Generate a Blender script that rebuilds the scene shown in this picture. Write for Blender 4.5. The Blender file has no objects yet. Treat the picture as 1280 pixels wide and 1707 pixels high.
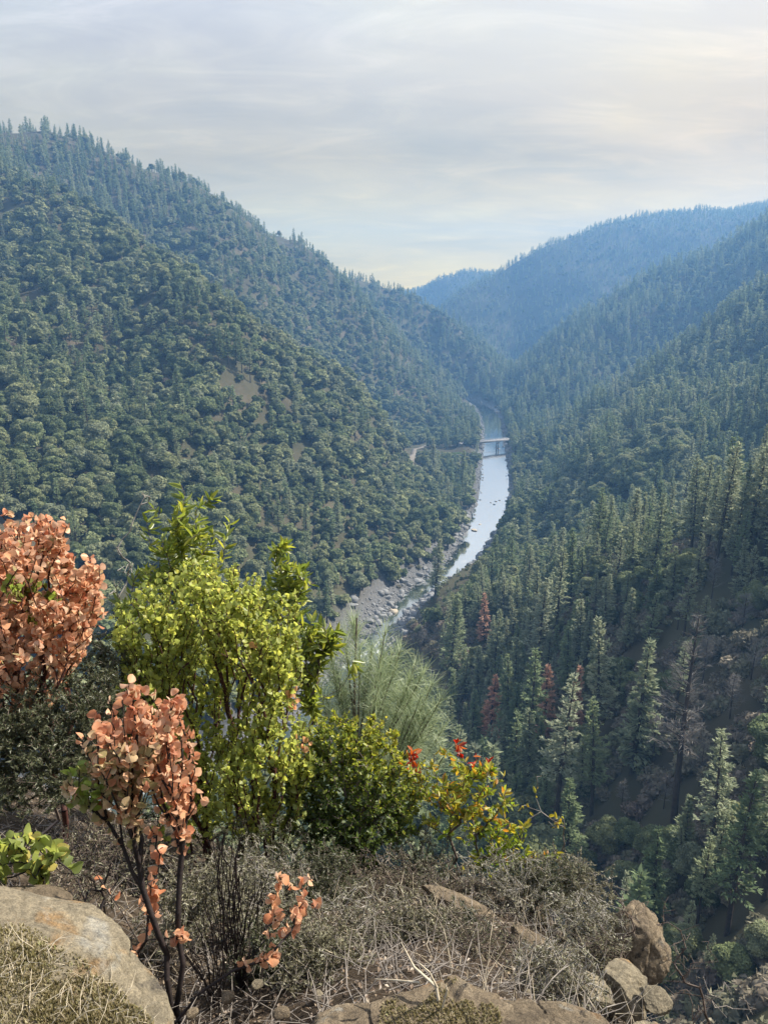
import bpy, math, random
import numpy as np
from mathutils import Matrix, Vector

random.seed(7)
RNG = np.random.default_rng(11)
S = bpy.context.scene
COL = S.collection
R = math.radians

# ------------------------------------------------------------------ camera, light, exposure
CAMZ = 150.0                       # the eye stands 150 m above the river
PITCH = math.atan((853.5 - 500) / 1280)
cam_data = bpy.data.cameras.new('camera')
cam = bpy.data.objects.new('camera', cam_data)
COL.objects.link(cam)
cam.location = (0, 0, CAMZ)
cam.rotation_euler = (R(90) - PITCH, 0, 0)
cam_data.sensor_fit = 'VERTICAL'
cam_data.sensor_height = 36
cam_data.lens = 36 * 1280 / 1707
cam_data.clip_start = 0.05
cam_data.clip_end = 20000
S.camera = cam

SUN_AZ, SUN_EL = R(66), R(44)      # azimuth from +Y towards +X
w = bpy.data.worlds.new('World'); S.world = w
w.use_nodes = True
nt = w.node_tree; nt.nodes.clear()
N = nt.nodes.new
def lk(a, b): nt.links.new(a, b)
out = N('ShaderNodeOutputWorld'); bg = N('ShaderNodeBackground')
bg.inputs['Strength'].default_value = 0.1
lk(bg.outputs[0], out.inputs[0])
sky = N('ShaderNodeTexSky'); sky.sky_type = 'NISHITA'; sky.sun_disc = False
sky.sun_elevation = SUN_EL; sky.sun_rotation = SUN_AZ
sky.altitude = 400; sky.dust_density = 2.0
tc = N('ShaderNodeTexCoord')
sep = N('ShaderNodeSeparateXYZ'); lk(tc.outputs['Generated'], sep.inputs[0])
# the thin overcast: a layer of cloud seen in perspective (direction / height)
mx = N('ShaderNodeMath'); mx.operation = 'MAXIMUM'; mx.inputs[1].default_value = 0.0; lk(sep.outputs['Z'], mx.inputs[0])
ad = N('ShaderNodeMath'); ad.operation = 'ADD'; ad.inputs[1].default_value = 0.16; lk(mx.outputs[0], ad.inputs[0])
dv = N('ShaderNodeVectorMath'); dv.operation = 'DIVIDE'; lk(tc.outputs['Generated'], dv.inputs[0])
cb = N('ShaderNodeCombineXYZ')
for k in range(3): lk(ad.outputs[0], cb.inputs[k])
lk(cb.outputs[0], dv.inputs[1])
def noise(scale, detail, rough, dist=0.0, vec=None, sc=(1, 1, 1), loc=(0, 0, 0)):
    mp = N('ShaderNodeMapping'); mp.inputs['Scale'].default_value = sc; mp.inputs['Location'].default_value = loc
    lk(vec or dv.outputs[0], mp.inputs[0])
    n = N('ShaderNodeTexNoise'); n.inputs['Scale'].default_value = scale; n.inputs['Detail'].default_value = detail
    n.inputs['Roughness'].default_value = rough; n.inputs['Distortion'].default_value = dist
    lk(mp.outputs[0], n.inputs['Vector']); return n.outputs['Fac']
def ramp(fac, stops):
    r = N('ShaderNodeValToRGB'); e = r.color_ramp.elements
    while len(e) < len(stops): e.new(0.5)
    for el, (p, c) in zip(e, stops):
        el.position = p; el.color = (*c, 1) if len(c) == 3 else c
    lk(fac, r.inputs[0]); return r.outputs[0]
# cloud brightness over elevation: seen through the air the veil is creamier low down; unseen zenith brightened to light the scene
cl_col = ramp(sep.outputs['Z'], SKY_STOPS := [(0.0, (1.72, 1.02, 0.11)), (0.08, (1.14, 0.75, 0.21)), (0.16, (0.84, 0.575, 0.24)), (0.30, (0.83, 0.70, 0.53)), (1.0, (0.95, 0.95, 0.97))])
soft = ramp(noise(0.75, 5, 0.55, 0.4, sc=(1.0, 1.3, 1), loc=(3.1, 1.7, 0)), [(0.30, (0.66, 0.71, 0.80)), (0.50, (0.96, 0.97, 1.0)), (0.70, (1.12, 1.15, 1.08))])
streak = ramp(noise(2.3, 9, 0.66, 1.3, sc=(0.8, 1.7, 1), loc=(0.4, 5.3, 0)), [(0.44, (0.95, 0.955, 0.97)), (0.56, (1.03, 1.03, 1.02)), (0.72, (1.20, 1.185, 1.16))])
# brighter towards the sun
sd = (math.sin(SUN_AZ) * math.cos(SUN_EL), math.cos(SUN_AZ) * math.cos(SUN_EL), math.sin(SUN_EL))
dt = N('ShaderNodeVectorMath'); dt.operation = 'DOT_PRODUCT'; lk(tc.outputs['Generated'], dt.inputs[0]); dt.inputs[1].default_value = sd
glow = ramp(dt.outputs['Value'], [(0.0, (0.55, 0.69, 1.06)), (0.45, (0.80, 0.88, 1.02)), (0.7, (0.92, 0.92, 0.93)), (1.0, (1.2, 1.15, 1.08))])
def mul(a, b):
    m = N('ShaderNodeMix'); m.data_type = 'RGBA'; m.blend_type = 'MULTIPLY'; m.inputs[0].default_value = 1
    m.clamp_result = False
    lk(a, m.inputs[6]); lk(b, m.inputs[7]); return m.outputs[2]
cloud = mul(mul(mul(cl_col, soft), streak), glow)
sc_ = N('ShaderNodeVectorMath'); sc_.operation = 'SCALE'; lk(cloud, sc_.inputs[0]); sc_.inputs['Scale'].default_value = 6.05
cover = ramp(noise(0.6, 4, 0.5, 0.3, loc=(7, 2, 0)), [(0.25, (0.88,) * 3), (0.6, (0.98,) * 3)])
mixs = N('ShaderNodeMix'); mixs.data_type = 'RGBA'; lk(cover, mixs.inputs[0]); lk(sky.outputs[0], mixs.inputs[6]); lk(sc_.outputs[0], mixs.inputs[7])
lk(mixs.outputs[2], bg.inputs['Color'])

sun_d = bpy.data.lights.new('sun', 'SUN'); sun_d.energy = 5.0; sun_d.angle = R(0.6); sun_d.color = (1.0, 0.93, 0.82)
sun = bpy.data.objects.new('sun', sun_d); COL.objects.link(sun)
sun.rotation_euler = Vector(sd).to_track_quat('Z', 'Y').to_euler()
sun.location = (200, 100, 600)

S.view_settings.view_transform = 'Standard'; S.view_settings.look = 'None'
S.view_settings.gamma = 1; S.view_settings.use_curve_mapping = False
S.view_settings.exposure = 1.12
S.render.engine = 'CYCLES'
cy = S.cycles
cy.use_denoising = True
cy.max_bounces = 6; cy.diffuse_bounces = 3; cy.glossy_bounces = 2; cy.transmission_bounces = 4; cy.volume_bounces = 0
cy.caustics_reflective = False; cy.caustics_refractive = False
cy.sample_clamp_indirect = 6
HAZE_DENSITY = 0.00031
HAZE_COLOR = (0.235, 0.525, 1.0)

# ------------------------------------------------------------------ helpers
def ray(u, v):
    """Direction from the eye through a point of the 1280 x 1707 photograph."""
    a, b = u - 640.0, 853.5 - v
    cp, sp = math.cos(PITCH), math.sin(PITCH)
    return np.array([a, 1280 * cp + b * sp, -1280 * sp + b * cp])
def P(u, v, d):
    r = ray(u, v); return np.array([0, 0, CAMZ]) + r * (d / math.hypot(r[0], r[1]))
def project(p):
    p = np.atleast_2d(p).astype(float)
    x, y, z = p[:, 0], p[:, 1], p[:, 2] - CAMZ
    cp, sp = math.cos(PITCH), math.sin(PITCH)
    dep = y * cp - z * sp; up = y * sp + z * cp
    dep = np.where(dep > 0.01, dep, 0.01)
    return 640 + 1280 * x / dep, 853.5 - 1280 * up / dep, dep

def _hash(ix, iy, seed):
    h = (ix * 374761393 + iy * 668265263 + seed * 974711) & 0xffffffff
    h = ((h ^ (h >> 13)) * 1274126177) & 0xffffffff
    return ((h ^ (h >> 16)) & 0xffff) / 65535.0
def vnoise(x, y, seed=0):
    ix = np.floor(x).astype(np.int64); iy = np.floor(y).astype(np.int64)
    fx, fy = x - ix, y - iy
    fx = fx * fx * (3 - 2 * fx); fy = fy * fy * (3 - 2 * fy)
    a = _hash(ix, iy, seed); b = _hash(ix + 1, iy, seed); c = _hash(ix, iy + 1, seed); d = _hash(ix + 1, iy + 1, seed)
    return (a + (b - a) * fx) * (1 - fy) + (c + (d - c) * fx) * fy
def fbm(x, y, octv=4, seed=0):
    s = 0; amp = 0.5; x = np.asarray(x, float); y = np.asarray(y, float)
    for k in range(octv):
        s = s + amp * (vnoise(x, y, seed + k) * 2 - 1); x = x * 2.03 + 11.3; y = y * 2.03 + 7.1; amp *= 0.5
    return s

def make_mesh(name, V, F, mats=(), smooth=False, midx=None, tint=None):
    """V (n,3); F (m,k) array or a list of such arrays; tint: one value per face."""
    V = np.asarray(V, np.float32); Fs = F if isinstance(F, list) else [F]
    Fs = [np.asarray(f, np.int32) for f in Fs if len(f)]
    me = bpy.data.meshes.new(name)
    nl = sum(f.size for f in Fs); nf = sum(len(f) for f in Fs)
    me.vertices.add(len(V)); me.vertices.foreach_set('co', V.ravel())
    me.loops.add(nl); me.loops.foreach_set('vertex_index', np.concatenate([f.ravel() for f in Fs]))
    tot = np.concatenate([np.full(len(f), f.shape[1], np.int32) for f in Fs])
    st = np.zeros(nf, np.int32); st[1:] = np.cumsum(tot)[:-1]
    me.polygons.add(nf); me.polygons.foreach_set('loop_start', st); me.polygons.foreach_set('loop_total', tot)
    if midx is not None: me.polygons.foreach_set('material_index', np.asarray(midx, np.int32))
    if smooth: me.polygons.foreach_set('use_smooth', np.ones(nf, bool))
    for m in mats: me.materials.append(m)
    if tint is not None:
        a = me.attributes.new('tint', 'FLOAT', 'FACE'); a.data.foreach_set('value', np.asarray(tint, np.float32))
    me.update(calc_edges=True); me.validate()
    return me
def link(name, data, parent=None, loc=None):
    o = bpy.data.objects.new(name, data); COL.objects.link(o)
    if parent is not None: o.parent = parent
    if loc is not None: o.location = loc
    return o
def tag(o, label=None, cat=None, group=None, kind=None):
    if label: o['label'] = label
    if cat: o['category'] = cat
    if group: o['group'] = group
    if kind: o['kind'] = kind
    return o
def empty(name, loc, label, cat, group=None):
    o = bpy.data.objects.new(name, None); COL.objects.link(o); o.location = loc; o.empty_display_size = 0.2
    return tag(o, label, cat, group)

class Geo:
    """Collects triangles/quads with a per-face tint, built once as one mesh."""
    def __init__(s): s.V = []; s.F3 = []; s.F4 = []; s.T3 = []; s.T4 = []; s.M3 = []; s.M4 = []; s.n = 0
    def add(s, V, F, tint=0.5, mi=0):
        V = np.asarray(V, np.float32); F = np.asarray(F, np.int32)
        if not len(F): return
        t = np.broadcast_to(np.asarray(tint, np.float32), (len(F),))
        (s.F3 if F.shape[1] == 3 else s.F4).append(F + s.n); (s.T3 if F.shape[1] == 3 else s.T4).append(t)
        (s.M3 if F.shape[1] == 3 else s.M4).append(np.full(len(F), mi, np.int32))
        s.V.append(V); s.n += len(V)
    def mesh(s, name, mats, smooth=False):
        F = []; T = []; M = []
        for f, t, m in ((s.F3, s.T3, s.M3), (s.F4, s.T4, s.M4)):
            if f: F.append(np.concatenate(f)); T += t; M += m
        return make_mesh(name, np.concatenate(s.V), F, mats, smooth, np.concatenate(M), np.concatenate(T))

def unit(v): return v / np.maximum(np.linalg.norm(v, axis=-1, keepdims=True), 1e-9)
def frames(ydir, zdir):
    """Orthonormal bases (N,3,3) with columns x,y,z: y along ydir, z close to zdir."""
    y = unit(ydir); x = unit(np.cross(y, zdir)); z = np.cross(x, y)
    return np.stack([x, y, z], -1)
def scatter(tv, tf, B, pos, scale):
    """Copies of a template mesh under bases B, positions and scales."""
    tv = np.asarray(tv, float); n = len(pos)
    scale = np.asarray(scale, float).reshape(n, -1)
    V = np.einsum('nij,vj->nvi', B, tv) * 1.0
    if scale.shape[1] == 1: V = V * scale[:, None, :]
    else: V = np.einsum('nij,nvj->nvi', B, tv[None] * scale[:, None, :])
    V = V + pos[:, None, :]
    F = (np.asarray(tf)[None] + (np.arange(n) * len(tv))[:, None, None]).reshape(-1, np.asarray(tf).shape[1])
    return V.reshape(-1, 3), F
def tubes(segs, k=5):
    """segs (N,8): p0 r0 p1 r1 -> open prisms."""
    segs = np.asarray(segs, float)
    p0, r0, p1, r1 = segs[:, :3], segs[:, 3], segs[:, 4:7], segs[:, 7]
    d = unit(p1 - p0); h = np.where(np.abs(d[:, 2:3]) > 0.9, np.array([[1., 0, 0]]), np.array([[0., 0, 1.]]))
    a = unit(np.cross(d, h)); b = np.cross(d, a)
    ang = np.arange(k) * 2 * math.pi / k
    ring = a[:, None, :] * np.cos(ang)[None, :, None] + b[:, None, :] * np.sin(ang)[None, :, None]
    ext = d * (r1 * 0.35)[:, None]
    V = np.concatenate([p0[:, None] + ring * r0[:, None, None], (p1 + ext)[:, None] + ring * r1[:, None, None]], 1)
    i = np.arange(k); j = (i + 1) % k
    f = np.stack([i, j, j + k, i + k], 1)
    F = (f[None] + (np.arange(len(segs)) * 2 * k)[:, None, None]).reshape(-1, 4)
    return V.reshape(-1, 3), F
def polytube(pts, rad, k=6):
    """One continuous tube through points."""
    pts = np.asarray(pts, float); n = len(pts); rad = np.broadcast_to(np.asarray(rad, float), (n,))
    t = unit(np.gradient(pts, axis=0)); ref = np.array([0.31, 0.95, 0.07]) if abs(t[0][2]) > 0.6 else np.array([0, 0, 1.])
    a = unit(np.cross(t, ref)); b = np.cross(t, a)
    ang = np.arange(k) * 2 * math.pi / k
    V = pts[:, None] + (a[:, None] * np.cos(ang)[None, :, None] + b[:, None] * np.sin(ang)[None, :, None]) * rad[:, None, None]
    i = np.arange(k); j = (i + 1) % k
    f = np.stack([i, j, j + k, i + k], 1)
    F = (f[None] + (np.arange(n - 1) * k)[:, None, None]).reshape(-1, 4)
    return V.reshape(-1, 3), F
def ico(sub):
    t = (1 + 5 ** 0.5) / 2
    V = [(-1, t, 0), (1, t, 0), (-1, -t, 0), (1, -t, 0), (0, -1, t), (0, 1, t), (0, -1, -t), (0, 1, -t), (t, 0, -1), (t, 0, 1), (-t, 0, -1), (-t, 0, 1)]
    F = [(0, 11, 5), (0, 5, 1), (0, 1, 7), (0, 7, 10), (0, 10, 11), (1, 5, 9), (5, 11, 4), (11, 10, 2), (10, 7, 6), (7, 1, 8), (3, 9, 4), (3, 4, 2), (3, 2, 6), (3, 6, 8), (3, 8, 9), (4, 9, 5), (2, 4, 11), (6, 2, 10), (8, 6, 7), (9, 8, 1)]
    V = [np.array(v) / np.linalg.norm(v) for v in V]
    for _ in range(sub):
        c = {}; G = []
        def m(a, b):
            key = (min(a, b), max(a, b))
            if key not in c:
                p = V[a] + V[b]; V.append(p / np.linalg.norm(p)); c[key] = len(V) - 1
            return c[key]
        for a, b, d in F:
            x, y, z = m(a, b), m(b, d), m(d, a); G += [(a, x, z), (b, y, x), (d, z, y), (x, y, z)]
        F = G
    return np.array(V), np.array(F)
def noise3(p, s, seed=0):
    """cheap 3-D value noise from three planes"""
    return (vnoise(p[:, 0] * s + 5, p[:, 1] * s + p[:, 2] * s * 0.7, seed) + vnoise(p[:, 1] * s - 3, p[:, 2] * s + p[:, 0] * s * 0.6, seed + 5) + vnoise(p[:, 2] * s + 9, p[:, 0] * s - p[:, 1] * s * 0.8, seed + 9)) / 1.5 - 1
def rand_dirs(n, rng=RNG): return unit(rng.normal(size=(n, 3)))

# ------------------------------------------------------------------ materials
class Mat:
    def __init__(s, name):
        s.m = bpy.data.materials.new(name); s.m.use_nodes = True; s.t = s.m.node_tree; s.t.nodes.clear()
        s.out = s.n('ShaderNodeOutputMaterial')
    def n(s, k, **kw):
        x = s.t.nodes.new(k)
        for a, b in kw.items(): setattr(x, a, b)
        return x
    def l(s, a, b): s.t.links.new(a, b)
    def coord(s, kind='Object'): return s.n('ShaderNodeTexCoord').outputs[kind]
    def noise(s, scale, detail=4, rough=0.55, vec=None, dist=0.0):
        n = s.n('ShaderNodeTexNoise'); n.inputs['Scale'].default_value = scale; n.inputs['Detail'].default_value = detail
        n.inputs['Roughness'].default_value = rough; n.inputs['Distortion'].default_value = dist
        s.l(vec if vec is not None else s.coord(), n.inputs['Vector']); return n.outputs['Fac']
    def ramp(s, fac, stops):
        r = s.n('ShaderNodeValToRGB'); e = r.color_ramp.elements
        while len(e) < len(stops): e.new(0.5)
        for el, (p, c) in zip(e, stops): el.position = p; el.color = (*c, 1)
        s.l(fac, r.inputs[0]); return r.outputs[0]
    def mix(s, fac, a, b, blend='MIX'):
        m = s.n('ShaderNodeMix', data_type='RGBA', blend_type=blend)
        if isinstance(fac, (int, float)): m.inputs[0].default_value = fac
        else: s.l(fac, m.inputs[0])
        for k, x in ((6, a), (7, b)):
            if isinstance(x, tuple): m.inputs[k].default_value = (*x, 1)
            else: s.l(x, m.inputs[k])
        return m.outputs[2]
    def rand(s): return s.n('ShaderNodeObjectInfo').outputs['Random']
    def attr(s, nm='tint'): return s.n('ShaderNodeAttribute', attribute_name=nm).outputs['Fac']
    def hsv(s, col, h=0.5, sa=1.0, v=1.0):
        x = s.n('ShaderNodeHueSaturation'); s.l(col, x.inputs['Color'])
        for k, y in (('Hue', h), ('Saturation', sa), ('Value', v)):
            if isinstance(y, (int, float)): x.inputs[k].default_value = y
            else: s.l(y, x.inputs[k])
        return x.outputs[0]
    def map(s, v, a, b, c, d):
        x = s.n('ShaderNodeMapRange'); s.l(v, x.inputs[0])
        for k, y in enumerate((a, b, c, d)): x.inputs[k + 1].default_value = y
        return x.outputs[0]
    def bump(s, h, strength=0.5, dist=0.1):
        b = s.n('ShaderNodeBump'); b.inputs['Strength'].default_value = strength; b.inputs['Distance'].default_value = dist
        s.l(h, b.inputs['Height']); return b.outputs[0]
    def bsdf(s, col, rough=0.8, normal=None, spec=0.3, **kw):
        b = s.n('ShaderNodeBsdfPrincipled')
        if isinstance(col, tuple): b.inputs['Base Color'].default_value = (*col, 1)
        else: s.l(col, b.inputs['Base Color'])
        if isinstance(rough, (int, float)): b.inputs['Roughness'].default_value = rough
        else: s.l(rough, b.inputs['Roughness'])
        b.inputs['Specular IOR Level'].default_value = spec
        for k, x in kw.items(): b.inputs[k].default_value = x
        if normal is not None: s.l(normal, b.inputs['Normal'])
        s.l(b.outputs[0], s.out.inputs[0]); return b
    def leaf(s, col, trans_col=None, amt=0.4, rough=0.5, spec=0.4, normal=None):
        b = s.bsdf(col, rough, normal, spec)
        t = s.n('ShaderNodeBsdfTranslucent'); s.l(trans_col if trans_col is not None else col, t.inputs[0])
        m = s.n('ShaderNodeMixShader'); m.inputs[0].default_value = amt
        s.l(b.outputs[0], m.inputs[1]); s.l(t.outputs[0], m.inputs[2]); s.l(m.outputs[0], s.out.inputs[0])
        return s.m

def far_leaf(name, stops, amt=0.42):
    m = Mat(name)
    c = m.ramp(m.rand(), stops)
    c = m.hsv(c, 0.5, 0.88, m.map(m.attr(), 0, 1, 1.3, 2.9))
    return m.leaf(c, None, amt, 0.75, 0.12)
M_OAK = far_leaf('oak_leaves', [(0.0, (0.050, 0.066, 0.027)), (0.35, (0.086, 0.104, 0.040)), (0.7, (0.128, 0.136, 0.058)), (1.0, (0.100, 0.112, 0.064))], 0.38)
M_PINE = far_leaf('pine_needles', [(0.0, (0.072, 0.100, 0.044)), (0.45, (0.108, 0.136, 0.060)), (0.8, (0.148, 0.166, 0.086)), (1.0, (0.160, 0.174, 0.108))])
M_PALE = far_leaf('sunlit_needles', [(0.0, (0.130, 0.150, 0.080)), (1.0, (0.165, 0.178, 0.105))], 0.45)  # paler copy of the pine needles, sunlight put into the colour
M_DEAD = far_leaf('dead_needles', [(0.0, (0.30, 0.155, 0.088)), (1.0, (0.24, 0.145, 0.095))])
M_BARE = far_leaf('bare_twigs', [(0.0, (0.085, 0.078, 0.068)), (1.0, (0.12, 0.110, 0.096))], 0.1)
M_SCRUB = far_leaf('scrub_leaves', [(0.0, (0.11, 0.085, 0.065)), (0.5, (0.13, 0.115, 0.080)), (1.0, (0.10, 0.105, 0.058))])
M_HILLBARK = Mat('tree_bark')
M_HILLBARK.bsdf(M_HILLBARK.ramp(M_HILLBARK.noise(1.5), [(0.3, (0.035, 0.028, 0.024)), (0.7, (0.085, 0.065, 0.052))]), 0.95, None, 0.1)
M_HILLBARK = M_HILLBARK.m
# ------------------------------------------------------------------ the lie of the land
# control points: bearing and distance of ground seen in the photograph
CT = [  # left hillside
 (-150,900,300),(-150,700,400),(-150,500,540),(-150,350,720),(-150,240,960),
 (0,960,296),(0,900,318),(0,800,359),(0,725,396),(0,600,476),(0,520,545),(0,400,680),(0,310,830),(0,235,1000),
 (100,340,760),(100,450,610),(100,600,480),(100,245,1010),
 (200,960,296),(200,900,318),(200,800,362),(200,725,405),(200,600,490),(200,480,600),(200,400,690),(200,330,920),(200,278,1010),
 (300,480,600),(300,400,900),(300,310,1040),
 (400,960,295),(400,900,318),(400,800,362),(400,725,400),(400,650,440),(400,600,480),(400,545,530),(400,460,860),(400,360,1080),
 (500,960,300),(500,900,330),(500,800,395),(500,700,470),(500,605,560),(500,520,930),(500,425,1140),
 (600,1000,335),(600,900,400),(600,800,470),(600,725,545),(600,670,620),(600,600,960),(600,520,1120),(600,475,1220),
 (680,900,430),(680,850,490),(680,800,580),(680,755,720),(680,735,830),(680,660,1000),(680,560,1180),(680,500,1270),
 (740,800,640),(740,755,735),(740,745,800),(740,690,960),(740,630,1130),(740,535,1330),(800,585,1320),(840,608,1300),(770,640,1200),
 # near right flank and the forest below the eye
 (1280,1700,72),(1280,1600,85),(1280,1300,115),(1280,1100,150),(1280,960,185),(1280,830,215),(1280,740,420),(1280,640,560),(1280,560,680),(1280,490,800),
 (1420,1500,90),(1420,1100,150),(1420,760,230),(1420,560,480),(1420,440,800),
 (1150,1600,90),(1150,1450,108),(1150,1300,130),(1150,1100,165),(1150,1000,185),(1150,940,215),(1150,740,450),(1150,640,650),(1150,580,800),
 (1000,1500,115),(1000,1400,128),(1000,1300,150),(1000,1100,190),(1000,1000,215),(1000,930,255),(1000,760,500),(1000,690,720),(1000,665,850),
 (850,1300,175),(850,1200,205),(850,1100,245),(850,1000,300),(850,930,375),(900,1000,300),(900,920,402),(900,830,540),(900,760,672),(900,705,860),(950,690,860),
 (720,1250,215),(720,1150,245),(720,1080,272),(1050,645,840),(1180,565,820),
 # the middle and the far ridges on the right
 (865,612,1290),(950,555,1320),(1050,490,1340),(1180,440,1360),(1280,385,1370),(1420,330,1380),
 (1200,500,1120),(1280,460,1080),(1050,565,1100),(950,620,1060),(880,655,1010),(850,668,1120),
 (860,590,1650),(1000,500,1700),(1150,420,1760),(1280,400,1700),
 (750,508,1900),(800,474,1930),(870,436,1960),(1000,390,2000),(1150,360,2050),(1280,350,2100),(1420,345,2100),
 (700,486,2500),(740,466,2480),(800,458,2500),(850,470,2500),(640,500,2450),
]
CH = [  # unseen ground: bearing by picture column, distance, height below the eye
 *[(u, d, h) for u in (-500, -150, 200, 640, 1000, 1300, 1700) for d, h in ((0.45, 1.6), (0.9, 1.62))],
 (-500,1.6,1.7),(-500,3.4,2.2),(-500,6,2.9),(-500,10,7),(-500,40,34),(-500,110,90),(-500,190,150),(-500,320,100),(-500,900,-170),
 (0,2.2,1.98),(0,3.4,2.35),(0,4.5,2.7),(0,6,3.5),(0,8,6),(0,15,13),(0,40,38),(0,80,72),(0,150,128),(0,190,151),(0,215,150),
 (300,1.9,2.15),(300,3,2.73),(300,3.8,3.03),(300,4.6,3.4),(300,7,6),(300,15,14),(300,40,39),(300,80,73),(300,150,126),(300,195,151),(300,225,150),
 (640,1.5,1.72),(640,2.3,2.35),(640,3.2,2.9),(640,4,3.4),(640,6,5.7),(640,15,15),(640,40,40),(640,80,76),(640,150,118),(640,200,142),(640,250,151),
 (900,1.5,1.78),(900,2.1,2.25),(900,2.8,2.68),(900,3.8,3.33),(900,6,6.1),(900,15,16),(900,40,42),(900,80,81),(900,105,97),
 (1080,1.4,1.75),(1080,2,2.27),(1080,2.8,2.93),(1080,4,4.7),(1080,8,9.6),(1080,15,18),(1080,40,48),(1080,70,78),
 (1300,1.3,1.75),(1300,2,2.6),(1300,3,4.0),(1300,8,10.2),(1300,15,19),(1300,40,52),(1300,58,72),
 (1700,1.3,1.7),(1700,3,3.3),(1700,8,9),(1700,40,44),(1700,90,70),(1700,200,40),(1700,800,-160),(1700,2000,-150),
 (300,740,5),(400,680,38),(500,720,75),(600,780,115),(200,820,-40),(100,860,-75),(1280,320,92),(1420,340,70),(1150,330,102),(1000,350,112),(1050,960,112),(1180,950,66),(1280,930,26),(1050,1520,60),(1180,1520,10),(1280,1560,-40),(950,1480,90),(865,1450,143),
 (-500,2600,-50),(0,1250,-130),(0,1700,-60),(300,1320,-90),(300,1900,0),(600,1500,0),(600,2000,60),(0,2700,0),(300,2700,0),
 (740,1600,90),(700,2100,110),(860,2250,130),(1280,2500,-150),(1000,2500,-90),(760,2750,20),(1280,2800,-100),(640,2800,20),
]
RIDGES = [
 [(-150,215,1000),(0,222,1010),(60,228,1010),(100,240,1015),(150,262,1020),(200,276,1020),(250,288,1030),(300,303,1040),(350,322,1060),(400,352,1080),(450,385,1110),(500,415,1140),(560,450,1190),(600,470,1220),(650,482,1260),(700,498,1290),(740,530,1330),(800,582,1320),(845,605,1300)],
 [(865,610,1290),(900,590,1300),(950,552,1320),(1000,515,1330),(1050,487,1340),(1110,460,1350),(1180,438,1360),(1230,405,1365),(1280,372,1370),(1420,330,1380)],
 [(750,503,1900),(770,488,1910),(800,470,1930),(840,448,1945),(870,434,1960),(920,412,1980),(1000,385,2000),(1070,365,2020),(1150,353,2050),(1280,347,2100),(1420,345,2110)],
 [(1420,420,800),(1280,488,800),(1230,520,810),(1180,560,820),(1120,600,830),(1050,642,840),(1000,662,850),(950,688,860)],
 [(20,325,790),(100,335,760),(200,392,690),(300,475,600),(400,548,535),(500,610,565),(600,675,625)],
 [(640,500,2450),(700,486,2500),(720,474,2490),(740,464,2480),(800,456,2500),(850,468,2500)],
 [(1420,790,200),(1280,830,215),(1150,940,215),(1000,930,255)]]
for rr_ in RIDGES:
    s_ = set((u, v) for u, v, d in CT)
    CT = [c for c in CT if not any(abs(c[0] - q[0]) < 30 and abs(math.log(c[2] / q[2])) < 0.12 for q in rr_)]
for rr_ in RIDGES:
    for i in range(len(rr_) - 1):
        n_ = max(1, int(round((rr_[i + 1][0] - rr_[i][0] if rr_[i + 1][0] > rr_[i][0] else rr_[i][0] - rr_[i + 1][0]) / 28)))
        CT += [tuple(np.array(rr_[i]) * (1 - k_ / n_) + np.array(rr_[i + 1]) * (k_ / n_)) for k_ in range(n_)]
    CT.append(rr_[-1])
def _az(u, v=1100):
    r = ray(u, v); return math.atan2(r[0], r[1])
pts = []
for u, v, d in CT:
    p = P(u, v, d); pts.append((math.atan2(p[0], p[1]), math.log(d), (p[2] - CAMZ) / d))
for u, d, h in CH: pts.append((_az(u, 1400 if d < 100 else 700), math.log(d), -h / d))
CP = np.array(pts)
KA, KC = 2.6, 0.05
def _kern(az, ld):
    return np.sqrt((KA * (az[:, None] - CP[None, :, 0])) ** 2 + (ld[:, None] - CP[None, :, 1]) ** 2 + KC * KC)
_A = np.ones((len(CP) + 1, len(CP) + 1)); _A[-1, -1] = 0
_A[:-1, :-1] = _kern(CP[:, 0], CP[:, 1]) - np.eye(len(CP)) * 0.004
_W = np.linalg.solve(_A, np.append(CP[:, 2], 0))

# river banks, traced where they lie on the plane of the water
def on_water(u, v):
    r = ray(u, v); s = -CAMZ / r[2]; return (r[0] * s, r[1] * s)
BANK_L = [(430,1260),(500,1190),(560,1120),(600,1078),(635,1036),(665,1000),(700,968),(742,940),(766,905),(782,872),(797,832),(801,795),(804,760),(806,735),(806,712),(801,692),(790,676),(772,668)]
BANK_R = [(770,663),(800,671),(822,682),(834,697),(836,712),(839,735),(843,760),(847,785),(849,822),(838,862),(829,882),(815,903),(798,928),(768,957),(722,988),(688,1012),(652,1046),(640,1080),(610,1130),(560,1200),(500,1270)]
RIV = np.array([(-420, 130), (-200, 165)] + [on_water(*p) for p in BANK_L] + [on_water(*p) for p in BANK_R] + [(-190, 128), (-420, 92)])
def river_dist(x, y):
    """signed distance to the river's edge, negative in the water"""
    sh = x.shape; x = x.ravel(); y = y.ravel()
    best = np.full(x.shape, 1e9); ins = np.zeros(x.shape, bool)
    for i in range(len(RIV)):
        ax, ay = RIV[i]; bx, by = RIV[(i + 1) % len(RIV)]
        ex, ey = bx - ax, by - ay
        t = np.clip(((x - ax) * ex + (y - ay) * ey) / (ex * ex + ey * ey), 0, 1)
        best = np.minimum(best, np.hypot(x - ax - t * ex, y - ay - t * ey))
        if ay != by: ins ^= ((ay > y) != (by > y)) & (x < ex * (y - ay) / ey + ax)
    return np.where(ins, -best, best).reshape(sh)
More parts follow.
